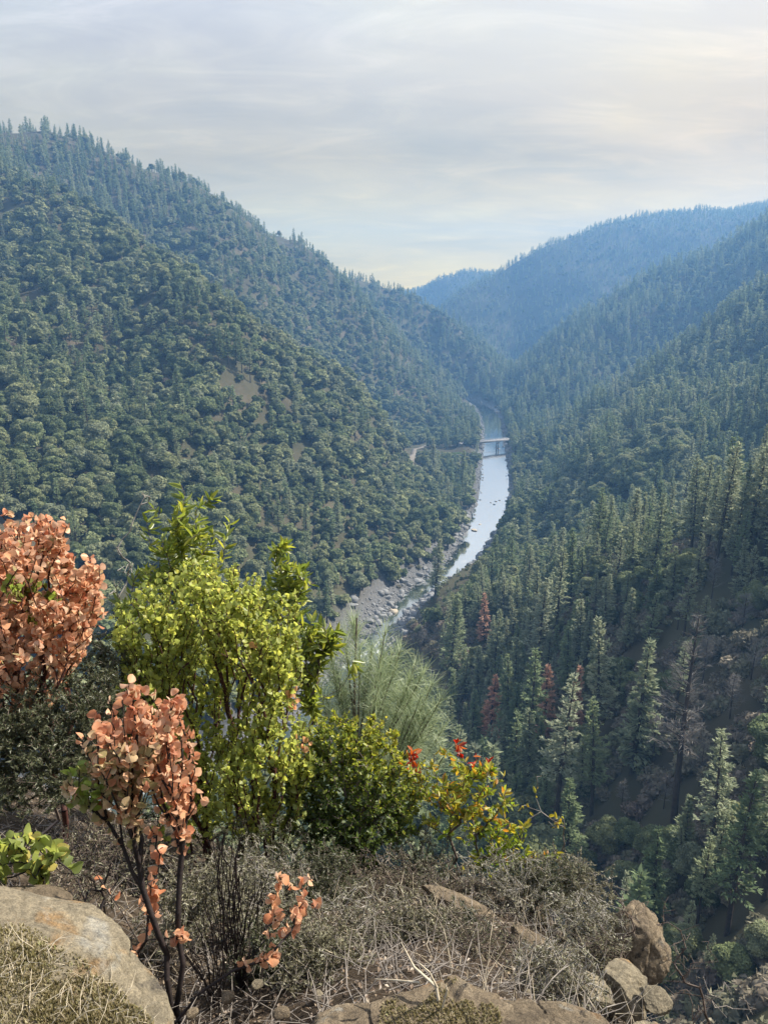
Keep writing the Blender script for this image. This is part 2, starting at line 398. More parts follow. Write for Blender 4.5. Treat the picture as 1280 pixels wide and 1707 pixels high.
# spurs: crests that stand out from the smooth flanks
def _crest(pp): return np.array([P(*q)[:2] for q in pp])
SPURS = [(_crest([(40,325,820),(100,335,760),(200,392,690),(300,475,600),(400,548,535),(500,612,575),(600,680,640)]), 9, 110),
 (_crest([(560,455,1190),(620,540,1080),(680,610,980),(730,660,920)]), 22, 110)]
def spur(x, y):
    s = np.zeros(len(x))
    for C_, A_, W_ in SPURS:
        b = np.full(len(x), 1e9)
        for i in range(len(C_) - 1):
            e = C_[i + 1] - C_[i]; t = np.clip(((x - C_[i, 0]) * e[0] + (y - C_[i, 1]) * e[1]) / (e @ e), 0, 1)
            b = np.minimum(b, np.hypot(x - C_[i, 0] - t * e[0], y - C_[i, 1] - t * e[1]))
        s += A_ * (np.maximum(0, 1 - np.sqrt(b * b + 36) / W_) ** 1.3 - 0.35 * np.exp(-((b - W_ * 0.9) / (W_ * 0.4)) ** 2))
    return s
# clearings and the road's shelf are found further down
def height(x, y):
    x = np.asarray(x, float); y = np.asarray(y, float); sh = x.shape
    x = x.ravel(); y = y.ravel()
    d = np.maximum(np.hypot(x, y), 0.3); az = np.clip(np.arctan2(x, y), -1.0, 1.0); ld = np.log(d)
    t = np.empty_like(d)
    for i in range(0, len(d), 40000):
        s = slice(i, i + 40000); t[s] = _kern(az[s], ld[s]) @ _W[:-1] + _W[-1]
    z = CAMZ + t * d
    far = np.clip((d - 60) / 120, 0, 1); near = 1 - np.clip((d - 8) / 10, 0, 1)
    z = z + far * (fbm(x / 90, y / 90, 5, 3) * 13 * np.clip(d / 500, 0.2, 1.4)) + near * fbm(x / 0.7, y / 0.7, 4, 21) * 0.10 * np.clip(d / 2, 0.2, 1)
    m = (d > 110) & (d < 1700)
    if m.any(): z[m] += spur(x[m], y[m])
    m = (d > 110) & (d < 1500)
    if m.any():
        rd = river_dist(x[m], y[m]); zz = z[m]
        zz = np.clip(zz, 0.35 + 0.06 * np.clip(rd, 0, 80), 1.0 + np.where(x[m] < 0.07 * y[m], 0.74, 0.9) * np.maximum(rd, 0) + 0.3 * np.maximum(rd - 90, 0))
        k = np.clip(rd / 14, 0, 1); zz = zz * k + (0.35 + 0.14 * np.clip(rd, 0, 30) + 0.5 * fbm(x[m] / 5, y[m] / 5, 3, 8)) * (1 - k)
        zz = np.where(rd < 0, -0.5 - np.minimum(-rd * 0.2, 2), np.maximum(zz, 0.12 + 0.02 * np.clip(rd, 0, 10)))
        z[m] = zz
    return z.reshape(sh)
def hz(x, y): return float(height(np.array([x]), np.array([y]))[0])
def hit(u, v, d0=30, d1=2700):
    """ground point seen at a point of the picture"""
    r = ray(u, v); r = r / math.hypot(r[0], r[1])
    d = np.exp(np.linspace(math.log(d0), math.log(d1), 1500))
    below = CAMZ + r[2] * d < height(r[0] * d, r[1] * d)
    i = int(np.argmax(below)) if below.any() else len(d) - 1
    return np.array([r[0] * d[i], r[1] * d[i], float(height(np.array([r[0] * d[i]]), np.array([r[1] * d[i]]))[0])])

rings = np.concatenate([np.geomspace(0.4, 14, 250, False), np.geomspace(14, 200, 110, False), np.geomspace(200, 1400, 330, False), np.geomspace(1400, 2850, 90)])
azs = np.concatenate([np.linspace(-math.pi, R(-75), 30, False), np.linspace(R(-75), R(-36), 60, False), np.linspace(R(-36), R(36), 400, False), np.linspace(R(36), R(75), 60, False), np.linspace(R(75), math.pi, 30)])
RR, AA = np.meshgrid(rings, azs, indexing='ij')
GX, GY = RR * np.sin(AA), RR * np.cos(AA)
GZ = height(GX, GY)
nr, na = RR.shape
idx = np.arange(nr * na).reshape(nr, na)
quads = np.stack([idx[:-1, :-1], idx[:-1, 1:], idx[1:, 1:], idx[1:, :-1]], -1).reshape(-1, 4)[:, ::-1]
GV = np.concatenate([np.stack([GX, GY, GZ], -1).reshape(-1, 3), [[0, 0, CAMZ - 1.6]]])
fan = np.stack([idx[0, 1:], idx[0, :-1], np.full(na - 1, nr * na)], -1)
g = Mat('hill_ground')
pos = g.n('ShaderNodeNewGeometry').outputs['Position']
base = g.ramp(g.noise(0.03, 8, 0.62, pos), [(0.25, (0.045, 0.042, 0.026)), (0.5, (0.080, 0.070, 0.044)), (0.82, (0.19, 0.150, 0.100))])
green = g.ramp(g.noise(0.11, 6, 0.6, pos), [(0.3, (0.05, 0.055, 0.028)), (0.7, (0.10, 0.095, 0.052))])
c1 = g.mix(g.map(g.noise(0.02, 5, 0.6, pos), 0.42, 0.58, 0, 0.8), base, green)
nearv = g.n('ShaderNodeVectorMath', operation='DISTANCE'); g.l(pos, nearv.inputs[0]); nearv.inputs[1].default_value = (0, 0, CAMZ)
duff = g.ramp(g.noise(3.5, 8, 0.7, pos), [(0.3, (0.030, 0.024, 0.019)), (0.55, (0.075, 0.058, 0.042)), (0.75, (0.15, 0.118, 0.082))])
c1 = g.mix(g.map(nearv.outputs['Value'], 8, 14, 1, 0), c1, duff)
fine = g.ramp(g.noise(14, 8, 0.7, pos), [(0.28, (0.35, 0.33, 0.31)), (0.6, (1, 1, 1)), (0.8, (1.5, 1.42, 1.3))])
stony = g.ramp(g.noise(0.9, 8, 0.7, pos), [(0.3, (0.07, 0.07, 0.07)), (0.7, (0.20, 0.20, 0.195))])
c1 = g.mix(g.attr('bank'), c1, stony)
g.bsdf(g.mix(1.0, c1, fine, 'MULTIPLY'), 0.95, g.bump(g.noise(9, 8, 0.7, pos), 0.8, 0.05), 0.1)
gm = make_mesh('ground', GV, [quads, fan], [g.m], True)
bank = np.zeros(len(GV), np.float32); dd_ = np.hypot(GV[:, 0], GV[:, 1]); mk = (dd_ > 110) & (dd_ < 1500)
bank[mk] = 1 - np.clip((river_dist(GV[mk, 0], GV[mk, 1]) - 4 - 6 * (dd_[mk] < 450)) / 8, 0, 1)
at = gm.attributes.new('bank', 'FLOAT', 'POINT'); at.data.foreach_set('value', bank)
ground = link('ground', gm)
tag(ground, 'steep canyon hillsides of dry brown soil sloping to the river', kind='structure')
print('terrain', GV.shape, GZ.min(), GZ.max())

# ---- the river
xs = []
wl = np.array([on_water(*p) for p in BANK_L]); 
wv = []; wq = []
def grow_poly(poly, r):
    c = np.asarray(poly); n = len(c); o = []
    for i in range(n):
        a, b, d = c[i - 1], c[i], c[(i + 1) % n]
        t = (d - a) / np.linalg.norm(d - a); o.append(b + np.array([t[1], -t[0]]) * r)
    return np.array(o)
area = 0.5 * np.sum(RIV[:, 0] * np.roll(RIV[:, 1], -1) - np.roll(RIV[:, 0], -1) * RIV[:, 1])
RG = grow_poly(RIV, 4.0 if area > 0 else -4.0)
from mathutils.geometry import tessellate_polygon
tri = tessellate_polygon([[Vector((p[0], p[1], 0)) for p in RG]])
wa = Mat('river_water')
pos = wa.n('ShaderNodeNewGeometry').outputs['Position']
rip = wa.noise(0.55, 6, 0.6, pos)
fo = wa.noise(0.16, 7, 0.65, pos)
foam = wa.n('ShaderNodeMath', operation='MULTIPLY'); 
wa.l(wa.map(fo, 0.53, 0.62, 0, 1), foam.inputs[0])
wa.l(wa.map(wa.noise(0.012, 2, 0.5, pos), 0.47, 0.56, 0, 1), foam.inputs[1])
col = wa.mix(foam.outputs[0], (0.042, 0.058, 0.050), (0.66, 0.68, 0.67))
wb = wa.bsdf(col, wa.map(foam.outputs[0], 0, 1, 0.15, 0.6), wa.bump(rip, 0.22, 0.25), 0.5, IOR=1.4)
gl = wa.n('ShaderNodeBsdfGlossy'); gl.inputs['Color'].default_value = (1.0, 0.99, 0.96, 1); gl.inputs['Roughness'].default_value = 0.07
wa.l(wa.bump(rip, 0.10, 0.2), gl.inputs['Normal'])
lw = wa.n('ShaderNodeLayerWeight'); lw.inputs['Blend'].default_value = 0.5
ms = wa.n('ShaderNodeMixShader'); wa.l(wa.map(lw.outputs['Facing'], 0.52, 0.69, 0.05, 0.97), ms.inputs[0])
wa.l(wb.outputs[0], ms.inputs[1]); wa.l(gl.outputs[0], ms.inputs[2]); wa.l(ms.outputs[0], wa.out.inputs[0])
river = link('river', make_mesh('river', np.c_[RG, np.zeros(len(RG))], np.array([list(t) for t in tri]), [wa.m]))
tag(river, 'pale shining river winding along the canyon floor', kind='structure')
# ------------------------------------------------------------------ trees: crowns and trunks made once per variant
def oak_crown(seed, nl=16, nf=230, fs=0.36, solid=1, width=4.6, hgt=5.2, base=2.2):
    """a round live-oak crown: clumps of small leaf sprays round a dark inside"""
    rg = np.random.default_rng(seed); g = Geo()
    iv, jf = ico(solid)
    c = []
    for k in range(nl):
        a = rg.uniform(0, 2 * math.pi); h = rg.uniform(0.05, 1) ** 0.8
        rr = width * 0.62 * math.sqrt(max(0, 1 - (h * 0.92) ** 2)) * rg.uniform(0.55, 1.0)
        c.append((rr * math.cos(a), rr * math.sin(a), base + h * hgt * 0.72, rg.uniform(0.22, 0.40) * width * (1.05 - 0.35 * h)))
    c.append((0, 0, base + hgt * 0.35, width * 0.55))
    tv = np.array([(-.5, -.5, 0), (.5, -.42, .12), (.46, .5, 0), (-.44, .46, .1)]); tf = np.array([(0, 1, 2, 3)])
    for x, y, z, r in c:
        cc = np.array([x, y, z]); t0 = rg.uniform(0.2, 0.8)
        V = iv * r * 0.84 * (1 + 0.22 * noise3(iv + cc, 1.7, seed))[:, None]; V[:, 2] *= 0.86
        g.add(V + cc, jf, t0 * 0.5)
        n = rand_dirs(int(nf * 1.3), rg); n[:, 2] = np.where(n[:, 2] < -0.35, -n[:, 2], n[:, 2]); n = n[:nf]
        k = len(n); p = cc + n * (r * rg.uniform(0.82, 1.13, k))[:, None] * np.array([1, 1, 0.88])
        nn = unit(n + rg.normal(size=(k, 3)) * 0.34); B = frames(rand_dirs(k, rg), nn)
        V, F = scatter(tv, tf, B, p, rg.uniform(0.6, 1.35, k) * fs)
        g.add(V, F, np.clip(t0 + rg.normal(size=k) * 0.09, 0, 1))
    return g
def oak_trunk(seed, base=2.2):
    rg = np.random.default_rng(seed + 100); g = Geo()
    for k in range(rg.integers(2, 4)):
        a = rg.uniform(0, 6.28); l = rg.uniform(0.5, 1.4); p = np.array([(0, 0, -1.2), (0.1 * math.cos(a), 0.1 * math.sin(a), 0.6), (l * 0.5 * math.cos(a), l * 0.5 * math.sin(a), base), (l * math.cos(a), l * math.sin(a), base + 2.5)])
        g.add(*polytube(p, [0.32, 0.26, 0.2, 0.08], 6))
    return g
def conifer(seed, H=24, lo=0.22, width=3.6, nb=5, step=0.55, clumps=15, droop=0.15, fs=0.46, sparse=0.0, twigs=True, point=0.85, thin=1.0):
    """crown and trunk of a pine or fir: whorled limbs carrying flat sprays of needles"""
    rg = np.random.default_rng(seed); g = Geo(); t = Geo()
    lean = rg.normal(size=2) * 0.012
    hs = np.linspace(0, 1, 9)
    ax = np.stack([lean[0] * H * hs ** 2 * 3, lean[1] * H * hs ** 2 * 3, hs * H - 1.0 * (hs == 0)], 1)
    t.add(*polytube(ax, 0.36 * (1 - hs) ** 0.8 + 0.03, 7))
    h = H * lo; segs = []; cp = []; cd = []; ct = []
    one = rg.uniform(0, 6.28)
    while h < H * 0.985:
        f = (h / H - lo) / (1 - lo)
        L = width * ((1 - f) ** point) * (0.55 + 0.45 * min(1, f * 5 + 0.35)) + 0.25
        for k in range(nb):
            if rg.random() < sparse: continue
            a = rg.uniform(0, 2 * math.pi); Lk = L * rg.uniform(0.5, 1.15) * (1 + 0.18 * math.cos(a - one))
            up = 0.65 * f - droop + rg.normal() * 0.13; hh = h + rg.uniform(-0.3, 0.3) * step
            c = np.array([np.interp(hh / H, hs, ax[:, 0]), np.interp(hh / H, hs, ax[:, 1]), hh])
            q = np.array([math.cos(a), math.sin(a), up]); q2 = np.array([math.cos(a), math.sin(a), up + 0.25])
            m = c + q * Lk * 0.55; e = m + q2 * Lk * 0.45
            if twigs:
                r0 = 0.02 + 0.018 * Lk; segs += [(*c, r0, *m, r0 * .65), (*m, r0 * .65, *e, r0 * .2)]
            n = max(2, int(clumps * Lk / width + 1.5))
            u = rg.uniform(0.25, 1.02, n)[:, None]; pp = np.where(u < 0.55, c + (m - c) * u / 0.55, m + (e - m) * (u - 0.55) / 0.45)
            side = np.array([-math.sin(a), math.cos(a), 0]); sg = rg.uniform(-1, 1, n)[:, None]
            pp = pp + side * sg * 0.30 * Lk * (1.15 - u); cp.append(pp)
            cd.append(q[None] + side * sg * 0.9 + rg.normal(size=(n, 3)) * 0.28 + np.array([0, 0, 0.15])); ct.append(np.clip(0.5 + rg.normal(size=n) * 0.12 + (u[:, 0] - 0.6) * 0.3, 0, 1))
        h += step * rg.uniform(0.8, 1.2)
    if segs: t.add(*tubes(segs, 3))
    p = np.concatenate(cp); d = np.concatenate(cd); tt = np.concatenate(ct); n = len(p)
    tv = np.array([(0, -.25, 0), (.22 * thin, .25, .06), (0, 1.0, .05), (-.22 * thin, .25, .06)]); tf = np.array([(0, 1, 2), (0, 2, 3)])
    for k in range(2):
        B = frames(d + rg.normal(size=(n, 3)) * 0.3, np.array([0, 0, 1.]) + rg.normal(size=(n, 3)) * (0.35 + 0.5 * k))
        V, F = scatter(tv, tf, B, p + rg.normal(size=(n, 3)) * 0.08, rg.uniform(0.65, 1.35, n) * fs * 1.3)
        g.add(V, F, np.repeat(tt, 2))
    return g, t
def bare_tree(seed, H=11, width=3.2):
    """a leafless crown of fine grey twigs"""
    rg = np.random.default_rng(seed); g = Geo(); t = Geo()
    t.add(*polytube(np.array([(0, 0, -1), (0.1, 0, H * .4), (0.2, 0.1, H * .95)]), [0.2, 0.15, 0.03], 6))
    segs = []
    for k in range(46):
        z = H * rg.uniform(0.25, 0.95); a = rg.uniform(0, 6.28); L = width * (1.15 - z / H) * rg.uniform(0.6, 1.2) + 0.4
        c = np.array([0.1, 0.05, z]); d = np.array([math.cos(a), math.sin(a), rg.uniform(0.35, 0.9)]); e = c + d * L * 0.75
        segs.append((*c, 0.05, *e, 0.02))
        for j in range(16):
            f = rg.uniform(0.25, 1); s = c + (e - c) * f; q = unit(d + rg.normal(size=3) * 0.75); l = rg.uniform(0.5, 1.3)
            segs.append((*s, 0.022, *(s + q * l), 0.008))
    g.add(*tubes(segs, 3), tint=rg.uniform(0.2, 0.8))
    return g, t
def scrub_crown(seed, n=420, fs=0.3):
    rg = np.random.default_rng(seed); g = Geo(); iv, jf = ico(1)
    for k in range(6):
        a = rg.uniform(0, 6.28); rr = rg.uniform(0, 1.0); c = np.array([rr * math.cos(a), rr * math.sin(a), rg.uniform(0.4, 1.0)]); r = rg.uniform(0.55, 0.95); t0 = rg.uniform(.2, .8)
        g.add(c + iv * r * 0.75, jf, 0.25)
        d = rand_dirs(n // 6, rg); d[:, 2] = np.abs(d[:, 2]) * 1.0 - 0.15
        p = c + d * (r * rg.uniform(0.8, 1.25, len(d)))[:, None]
        V, F = scatter(np.array([(-.5, -.5, 0), (.5, -.4, .1), (0.1, .8, 0)]), np.array([(0, 1, 2)]), frames(rand_dirs(len(d), rg), unit(d + rg.normal(size=d.shape))), p, rg.uniform(.6, 1.4, len(d)) * fs)
        g.add(V, F, np.clip(t0 + rg.normal(size=len(d)) * .2, 0, 1))
    return g

OAKS = []; PINES = []
for k in range(7):
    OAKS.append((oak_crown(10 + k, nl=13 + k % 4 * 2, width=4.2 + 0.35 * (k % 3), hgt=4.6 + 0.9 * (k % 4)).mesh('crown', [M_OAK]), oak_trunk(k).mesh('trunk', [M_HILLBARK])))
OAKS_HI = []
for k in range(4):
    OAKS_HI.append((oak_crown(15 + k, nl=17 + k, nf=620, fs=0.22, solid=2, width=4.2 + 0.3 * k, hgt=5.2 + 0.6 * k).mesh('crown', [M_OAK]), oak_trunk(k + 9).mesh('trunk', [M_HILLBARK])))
pine_specs = [dict(H=26, lo=0.24, width=3.7), dict(H=25, lo=0.30, width=3.2, sparse=0.2), dict(H=23, lo=0.12, width=3.9, droop=0.3, nb=6), dict(H=22, lo=0.10, width=3.4, droop=0.28, nb=6, point=0.95),
              dict(H=26, lo=0.36, width=3.4, sparse=0.28), dict(H=24, lo=0.18, width=3.0, nb=6, droop=0.22), dict(H=21, lo=0.2, width=4.2, sparse=0.15, droop=0.05)]
PH = [s_['H'] for s_ in pine_specs]
for k, s_ in enumerate(pine_specs):
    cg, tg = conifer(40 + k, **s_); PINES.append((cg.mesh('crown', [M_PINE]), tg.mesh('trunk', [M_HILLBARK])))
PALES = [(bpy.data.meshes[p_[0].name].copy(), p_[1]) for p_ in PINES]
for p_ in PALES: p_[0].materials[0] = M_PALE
DEADS = [conifer(60 + k, H=17, lo=0.08, width=2.7, nb=5, clumps=16, droop=0.25, fs=0.45, sparse=0.08) for k in range(2)]
DEADS = [(a.mesh('crown', [M_DEAD]), b.mesh('trunk', [M_HILLBARK])) for a, b in DEADS]
GHOST = [conifer(70 + k, H=24, lo=0.35, width=2.8, nb=4, clumps=14, droop=0.0, fs=0.5, sparse=0.2, thin=0.15) for k in range(2)]
GHOST = [(a.mesh('crown', [M_BARE]), b.mesh('trunk', [M_HILLBARK])) for a, b in GHOST]
BARES = [bare_tree(80 + k) for k in range(3)]
BARES = [(a.mesh('crown', [M_BARE]), b.mesh('trunk', [M_HILLBARK])) for a, b in BARES]
SCRUBS = [scrub_crown(90 + k).mesh('foliage', [M_SCRUB]) for k in range(3)]

def place_tree(kind, cat, crown, trunk, loc, sc, label, group, rz=None, sz=None):
    t = empty(kind, tuple(loc), label, cat, group)
    t.rotation_euler = (random.gauss(0, 0.022), random.gauss(0, 0.022), random.uniform(0, 6.28) if rz is None else rz)
    s2 = sc if sz is None else sz
    t.scale = (sc, sc, s2)
    link('trunk', trunk, t); link('crown', crown, t)
    return t

# ---- the trees that stand out in the photograph: foot and tip as seen there
TAKEN = []
def landmark(kind, cat, lib, k, H, u, vtop, vbase, label, group=None, wide=1.0, d=None):
    p = hit(u, vbase) if d is None else None
    if p is None:
        p = P(u, vbase, d); p[2] = hz(p[0], p[1])
    dd = math.hypot(p[0], p[1]); top = P(u, vtop, dd)
    s = (top[2] - p[2]) / H
    TAKEN.append((p[0], p[1], 4.5))
    place_tree(kind, cat, lib[k][0], lib[k][1], p, s * wide, label, group, sz=s)
    return dd, s
dbg = []
def lm(*a, **k): dbg.append((a[5], a[6], landmark(*a, **k)))
lm('dead_pine_tree', 'dead tree', DEADS, 0, 17, 805, 990, 1070, 'rust orange dead pine standing on the slope beside the gravel bar')
lm('dead_pine_tree', 'dead tree', DEADS, 1, 17, 816, 1128, 1235, 'bright orange dead pine, brightest of the dead trees, above the red-tipped shrub', wide=1.15)
lm('dead_pine_tree', 'dead tree', DEADS, 0, 17, 905, 1105, 1235, 'brown dead pine with thinning needles beside a tall black trunk', wide=0.9)
lm('dead_pine_tree', 'dead tree', DEADS, 1, 17, 957, 1110, 1230, 'dull red-brown dead pine between two green firs', wide=0.9)
lm('bare_tree', 'dead tree', GHOST, 0, 24, 1122, 1020, 1372, 'tall grey leafless dead tree with a black lower trunk', wide=1.0)
for a in [(3, 22, 1052, 1062, 1290, 'sunlit yellow-green pine with a bare black lower trunk, tallest in the hollow'),
          (0, 26, 992, 1025, 1240, 'green pine just to the left of the sunlit yellow-green pine'),
          (2, 23, 750, 990, 1130, 'narrow dark green fir beside the gravel bar'),
          (4, 26, 1272, 1150, 1500, 'grey-green pine with a long bare trunk, tallest above the bare twiggy shrubs'),
          (1, 25, 1210, 1275, 1560, 'leaning thin-crowned pine low in the gulch below the rock outcrop'),
          (0, 26, 1085, 822, 985, 'broad sunlit pine on the near spur crest, lower than the group at the edge'),
          (2, 23, 1045, 812, 950, 'pointed pine on the near spur beside the broad sunlit pine'),
          (1, 25, 925, 905, 1075, 'dark straight fir in the middle of the near wood'),
          (0, 26, 895, 960, 1130, 'dark fir below the dark straight fir in the near wood'),
          (4, 26, 880, 1080, 1290, 'pine with tall black bare trunk beside the brown dead pine'),
          (4, 26, 925, 1120, 1392, 'tall pine with thin crown and black trunk rising above the yellow-leaved shrub'),
          (1, 25, 985, 1160, 1360, 'dull green pine beside the brown shrubs below the dead trees'),
          (5, 24, 845, 1090, 1240, 'slim green fir next to the bright orange dead pine'),
          (3, 22, 785, 1150, 1260, 'grey-green small pine just left of the bright orange dead pine'),
          (6, 21, 1078, 985, 1085, 'short wide pine in the dark hollow right of the near wood'),
          (5, 24, 950, 880, 1010, 'slender fir behind the dark straight fir')]:
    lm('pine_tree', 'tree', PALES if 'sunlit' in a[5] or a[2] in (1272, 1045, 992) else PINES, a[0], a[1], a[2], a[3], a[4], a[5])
ORD = ['leftmost', 'second from the left', 'third from the left', 'fourth from the left', 'fifth from the left', 'sixth from the left', 'seventh from the left', 'eighth from the left', 'ninth from the left', 'fifth from the right', 'fourth from the right', 'third from the right', 'second from the right', 'rightmost']
for k, (u, vt, vb) in enumerate(sorted([(1128, 755, 900), (1150, 758, 930), (1165, 757, 915), (1192, 732, 945), (1207, 760, 930), (1243, 735, 940), (1255, 742, 925), (1268, 728, 950), (1218, 800, 960), (1108, 805, 905), (1290, 740, 930), (1180, 790, 920), (1275, 770, 960)])):
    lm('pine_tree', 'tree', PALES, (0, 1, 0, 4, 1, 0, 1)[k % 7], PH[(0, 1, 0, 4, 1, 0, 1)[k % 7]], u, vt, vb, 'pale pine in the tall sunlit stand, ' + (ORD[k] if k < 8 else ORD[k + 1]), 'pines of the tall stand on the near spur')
lm('pine_tree', 'tree', PINES, 4, 26, 150, 638, 728, 'lone pine with a bare lower trunk among round oaks on the left hillside', wide=1.25)
lm('pine_tree', 'tree', PINES, 2, 23, 298, 606, 688, 'single full dark pine just below the tan clearing on the left hillside', wide=1.1)
lm('pine_tree', 'tree', PINES, 2, 23, 103, 640, 712, 'broad dark pine beside the lone bare-trunked pine on the left hillside')
lm('pine_tree', 'tree', PINES, 2, 23, 563, 818, 890, 'pointed pine low on the left hillside above the river bend')
for k, (u, vt, vb) in enumerate([(370, 545, 612), (382, 540, 615), (394, 548, 610), (404, 552, 622), (418, 575, 640)]):
    lm('pine_tree', 'tree', PINES, k % 3, PH[k % 3], u, vt, vb, 'tall pine in the clump behind the largest tan clearing, ' + ('leftmost', 'second from the left', 'middle one', 'second from the right', 'rightmost')[k], 'pine clump behind the tan clearing')
for k, (u, vt, vb) in enumerate([(465, 820, 895), (485, 812, 885), (510, 830, 890)]):
    lm('pine_tree', 'tree', PINES, k % 3, PH[k % 3], u, vt, vb, ('left', 'middle', 'right')[k] + ' pine of the row of three behind the lance-leaved laurels', 'pine row low on the left hillside')
for k, (u, vt, vb) in enumerate([(592, 675, 735), (603, 670, 738), (614, 680, 735)]):
    lm('pine_tree', 'tree', PINES, 1, 25, u, vt, vb, ('left', 'middle', 'right')[k] + ' slim pine of the trio above the road bend', 'trio of slim pines above the road')
lm('pine_tree', 'tree', PINES, 5, 24, 768, 750, 832, 'slim dark pine beside the river just downstream of the bridge')
lm('pine_tree', 'tree', PINES, 5, 24, 722, 728, 795, 'pine beside the road short of the bridge')
for k, (u, vt, vb, w_) in enumerate([(1128, 985, 1050, 'above the tall grey dead tree'), (1165, 1235, 1310, 'just right of the foot of the tall grey dead tree'), (1088, 1190, 1270, 'left of the tall grey dead tree'), (1185, 930, 1000, 'below the tall sunlit stand'), (1235, 985, 1060, 'in the hollow at the edge of the wood'),
    (1250, 1060, 1135, 'lower in the hollow at the edge of the wood'), (1215, 1120, 1200, 'in the middle of the brown hollow'), (1105, 1290, 1350, 'below and left of the tall grey dead tree'), (1035, 1300, 1350, 'below the sunlit yellow-green pine'), (1170, 1060, 1140, 'between the tall grey dead tree and the edge of the wood'), (682, 1050, 1085, 'at the edge of the stony near bank'), (706, 1040, 1078, 'beside the fir at the gravel bar')]):
    lm('bare_tree', 'bare tree', BARES, k % 3, 11, u, vt, vb, 'small leafless grey-brown tree ' + w_)
print('landmarks', [(a, b, round(c[0]), round(c[1], 2)) for a, b, c in dbg])

# ---- the woods
CLEAR = [(*hit(u, v)[:2], r) for u, v, r in ((55, 498, 9), (40, 505, 7), (362, 638, 6), (395, 652, 8), (425, 662, 6), (18, 570, 5), (82, 730, 5), (505, 745, 6), (480, 700, 4), (545, 712, 4), (358, 545, 5), (228, 612, 4))]
ROADP = [hit(u, v, 560) for u, v in ((683, 775), (688, 756), (694, 748), (706, 744), (722, 742), (745, 739.5))]
ROAD = [tuple(p_[:2]) for p_ in ROADP] + [tuple(P(768, 738.5, 779)[:2])]
TAKEN.append((*P(752, 749, 735)[:2], 13))
def keep_out(x, y):
    k = np.ones(len(x), bool)
    for cx, cy, r in CLEAR: k &= np.hypot(x - cx, y - cy) > r * (1 + 0.5 * (vnoise(x / 6, y / 6, 77) - 0.5))
    for i in range(len(ROAD) - 1):
        a = np.array(ROAD[i]); e = np.array(ROAD[i + 1]) - a; t = np.clip(((x - a[0]) * e[0] + (y - a[1]) * e[1]) / (e @ e), 0, 1)
        k &= np.hypot(x - a[0] - t * e[0], y - a[1] - t * e[1]) > 7
    for x0, y0, r in TAKEN: k &= np.hypot(x - x0, y - y0) > r
    return k
cand = []
for lo_, hi_, cell in ((80, 200, 4.4), (200, 330, 4.9), (330, 500, 5.2), (500, 600, 6.0), (600, 1000, 6.8), (1000, 1450, 8.0), (1450, 2700, 9.5)):
    m = int(hi_ / cell) + 1
    gx, gy = np.meshgrid(np.arange(-m, m + 1), np.arange(0, m + 1)); gx = gx.ravel() * cell; gy = gy.ravel() * cell
    x = gx + RNG.uniform(-0.5, 0.5, gx.shape) * cell * 1.1; y = gy + RNG.uniform(-0.5, 0.5, gx.shape) * cell * 1.1
    d = np.hypot(x, y); a = np.arctan2(x, y); k = (d >= lo_) & (d < hi_) & (np.abs(a) < R(33))
    cand.append(np.stack([x[k], y[k]], 1))
cand = np.concatenate(cand); x, y = cand.T
d = np.hypot(x, y); a = np.arctan2(x, y); z = height(x, y)
rd = np.full(len(x), 999.); m = d < 1500; rd[m] = river_dist(x[m], y[m])
ok = (rd > 1.8 + 3.5 * vnoise(x / 30, y / 30, 41) + 8 * (d < 380)) & keep_out(x, y)
ok &= ~((np.abs((x * 0 + project(np.stack([x, y, z], 1))[0]) - 450) < 560) & (d < 118))
u0_, v0_, _ = project(np.stack([x, y, z + 7], 1)); ok &= ~((u0_ > 1130) & (d < 93) & (v0_ < 1520))
ok &= ~((x < 0.07 * y) & (d > 250) & (vnoise(x / 26 + 40, y / 26, 97) > 0.90))
# what the shape of the ground hides
run = np.maximum.accumulate((GZ - CAMZ + 3 * (RR > 60)) / RR, 0)
ri = np.clip(np.searchsorted(rings, d * 0.96) - 1, 0, len(rings) - 1); ai = np.clip(np.searchsorted(azs, a), 0, len(azs) - 1)
ok &= (z + 16 - CAMZ) / d > run[ri, ai] - 0.012
x, y, z, d, a, rd = (q[ok] for q in (x, y, z, d, a, rd))
left = x < 0.07 * y          # the left side of the river
pat = fbm(x / 110, y / 110, 3, 51) + 0.6 * fbm(x / 28, y / 28, 2, 57)
pp = np.where(left, 0.05 + 0.45 * np.clip((z - 120) / 200, 0, 1) + 0.35 * np.clip((d - 950) / 250, 0, 1), np.where(d < 330, 0.5, 0.38)) + 0.6 * pat
pp = np.where((~left) & (d > 900), 0.5 + 0.5 * pat, pp); pp = np.where(d > 1450, 0.75 + 0.3 * pat, pp)
pp = np.where((~left) & (d < 130), 0.25 + 0.4 * pat, pp)
ridge = (z + 14 - CAMZ) / d > np.max((GZ - CAMZ) / RR, 0)[np.clip(np.searchsorted(azs, a), 0, len(azs) - 1)]
pp = np.where(ridge & (d > 700), np.maximum(pp, 0.8), pp)
keep_ = ~(ridge & (d > 700) & (d < 1500) & (vnoise(a * 90, d / 60, 71) + 0.5 * (RNG.random(len(x)) - 0.5) < 0.5))
x, y, z, d, a, rd, left, pat, pp, ridge = (q[keep_] for q in (x, y, z, d, a, rd, left, pat, pp, ridge))
pine = RNG.random(len(x)) < pp
uh, vh, _ = project(np.stack([x, y, z], 1))
hollow = (uh > 1010) & (uh < 1300) & (vh > 1040) & (vh < 1390) & (d > 80) & (d < 200)
hollow |= (uh > 640) & (uh < 780) & (vh > 1040) & (vh < 1130)
pine &= ~(hollow & (RNG.random(len(x)) < 0.72))
pine_ = None
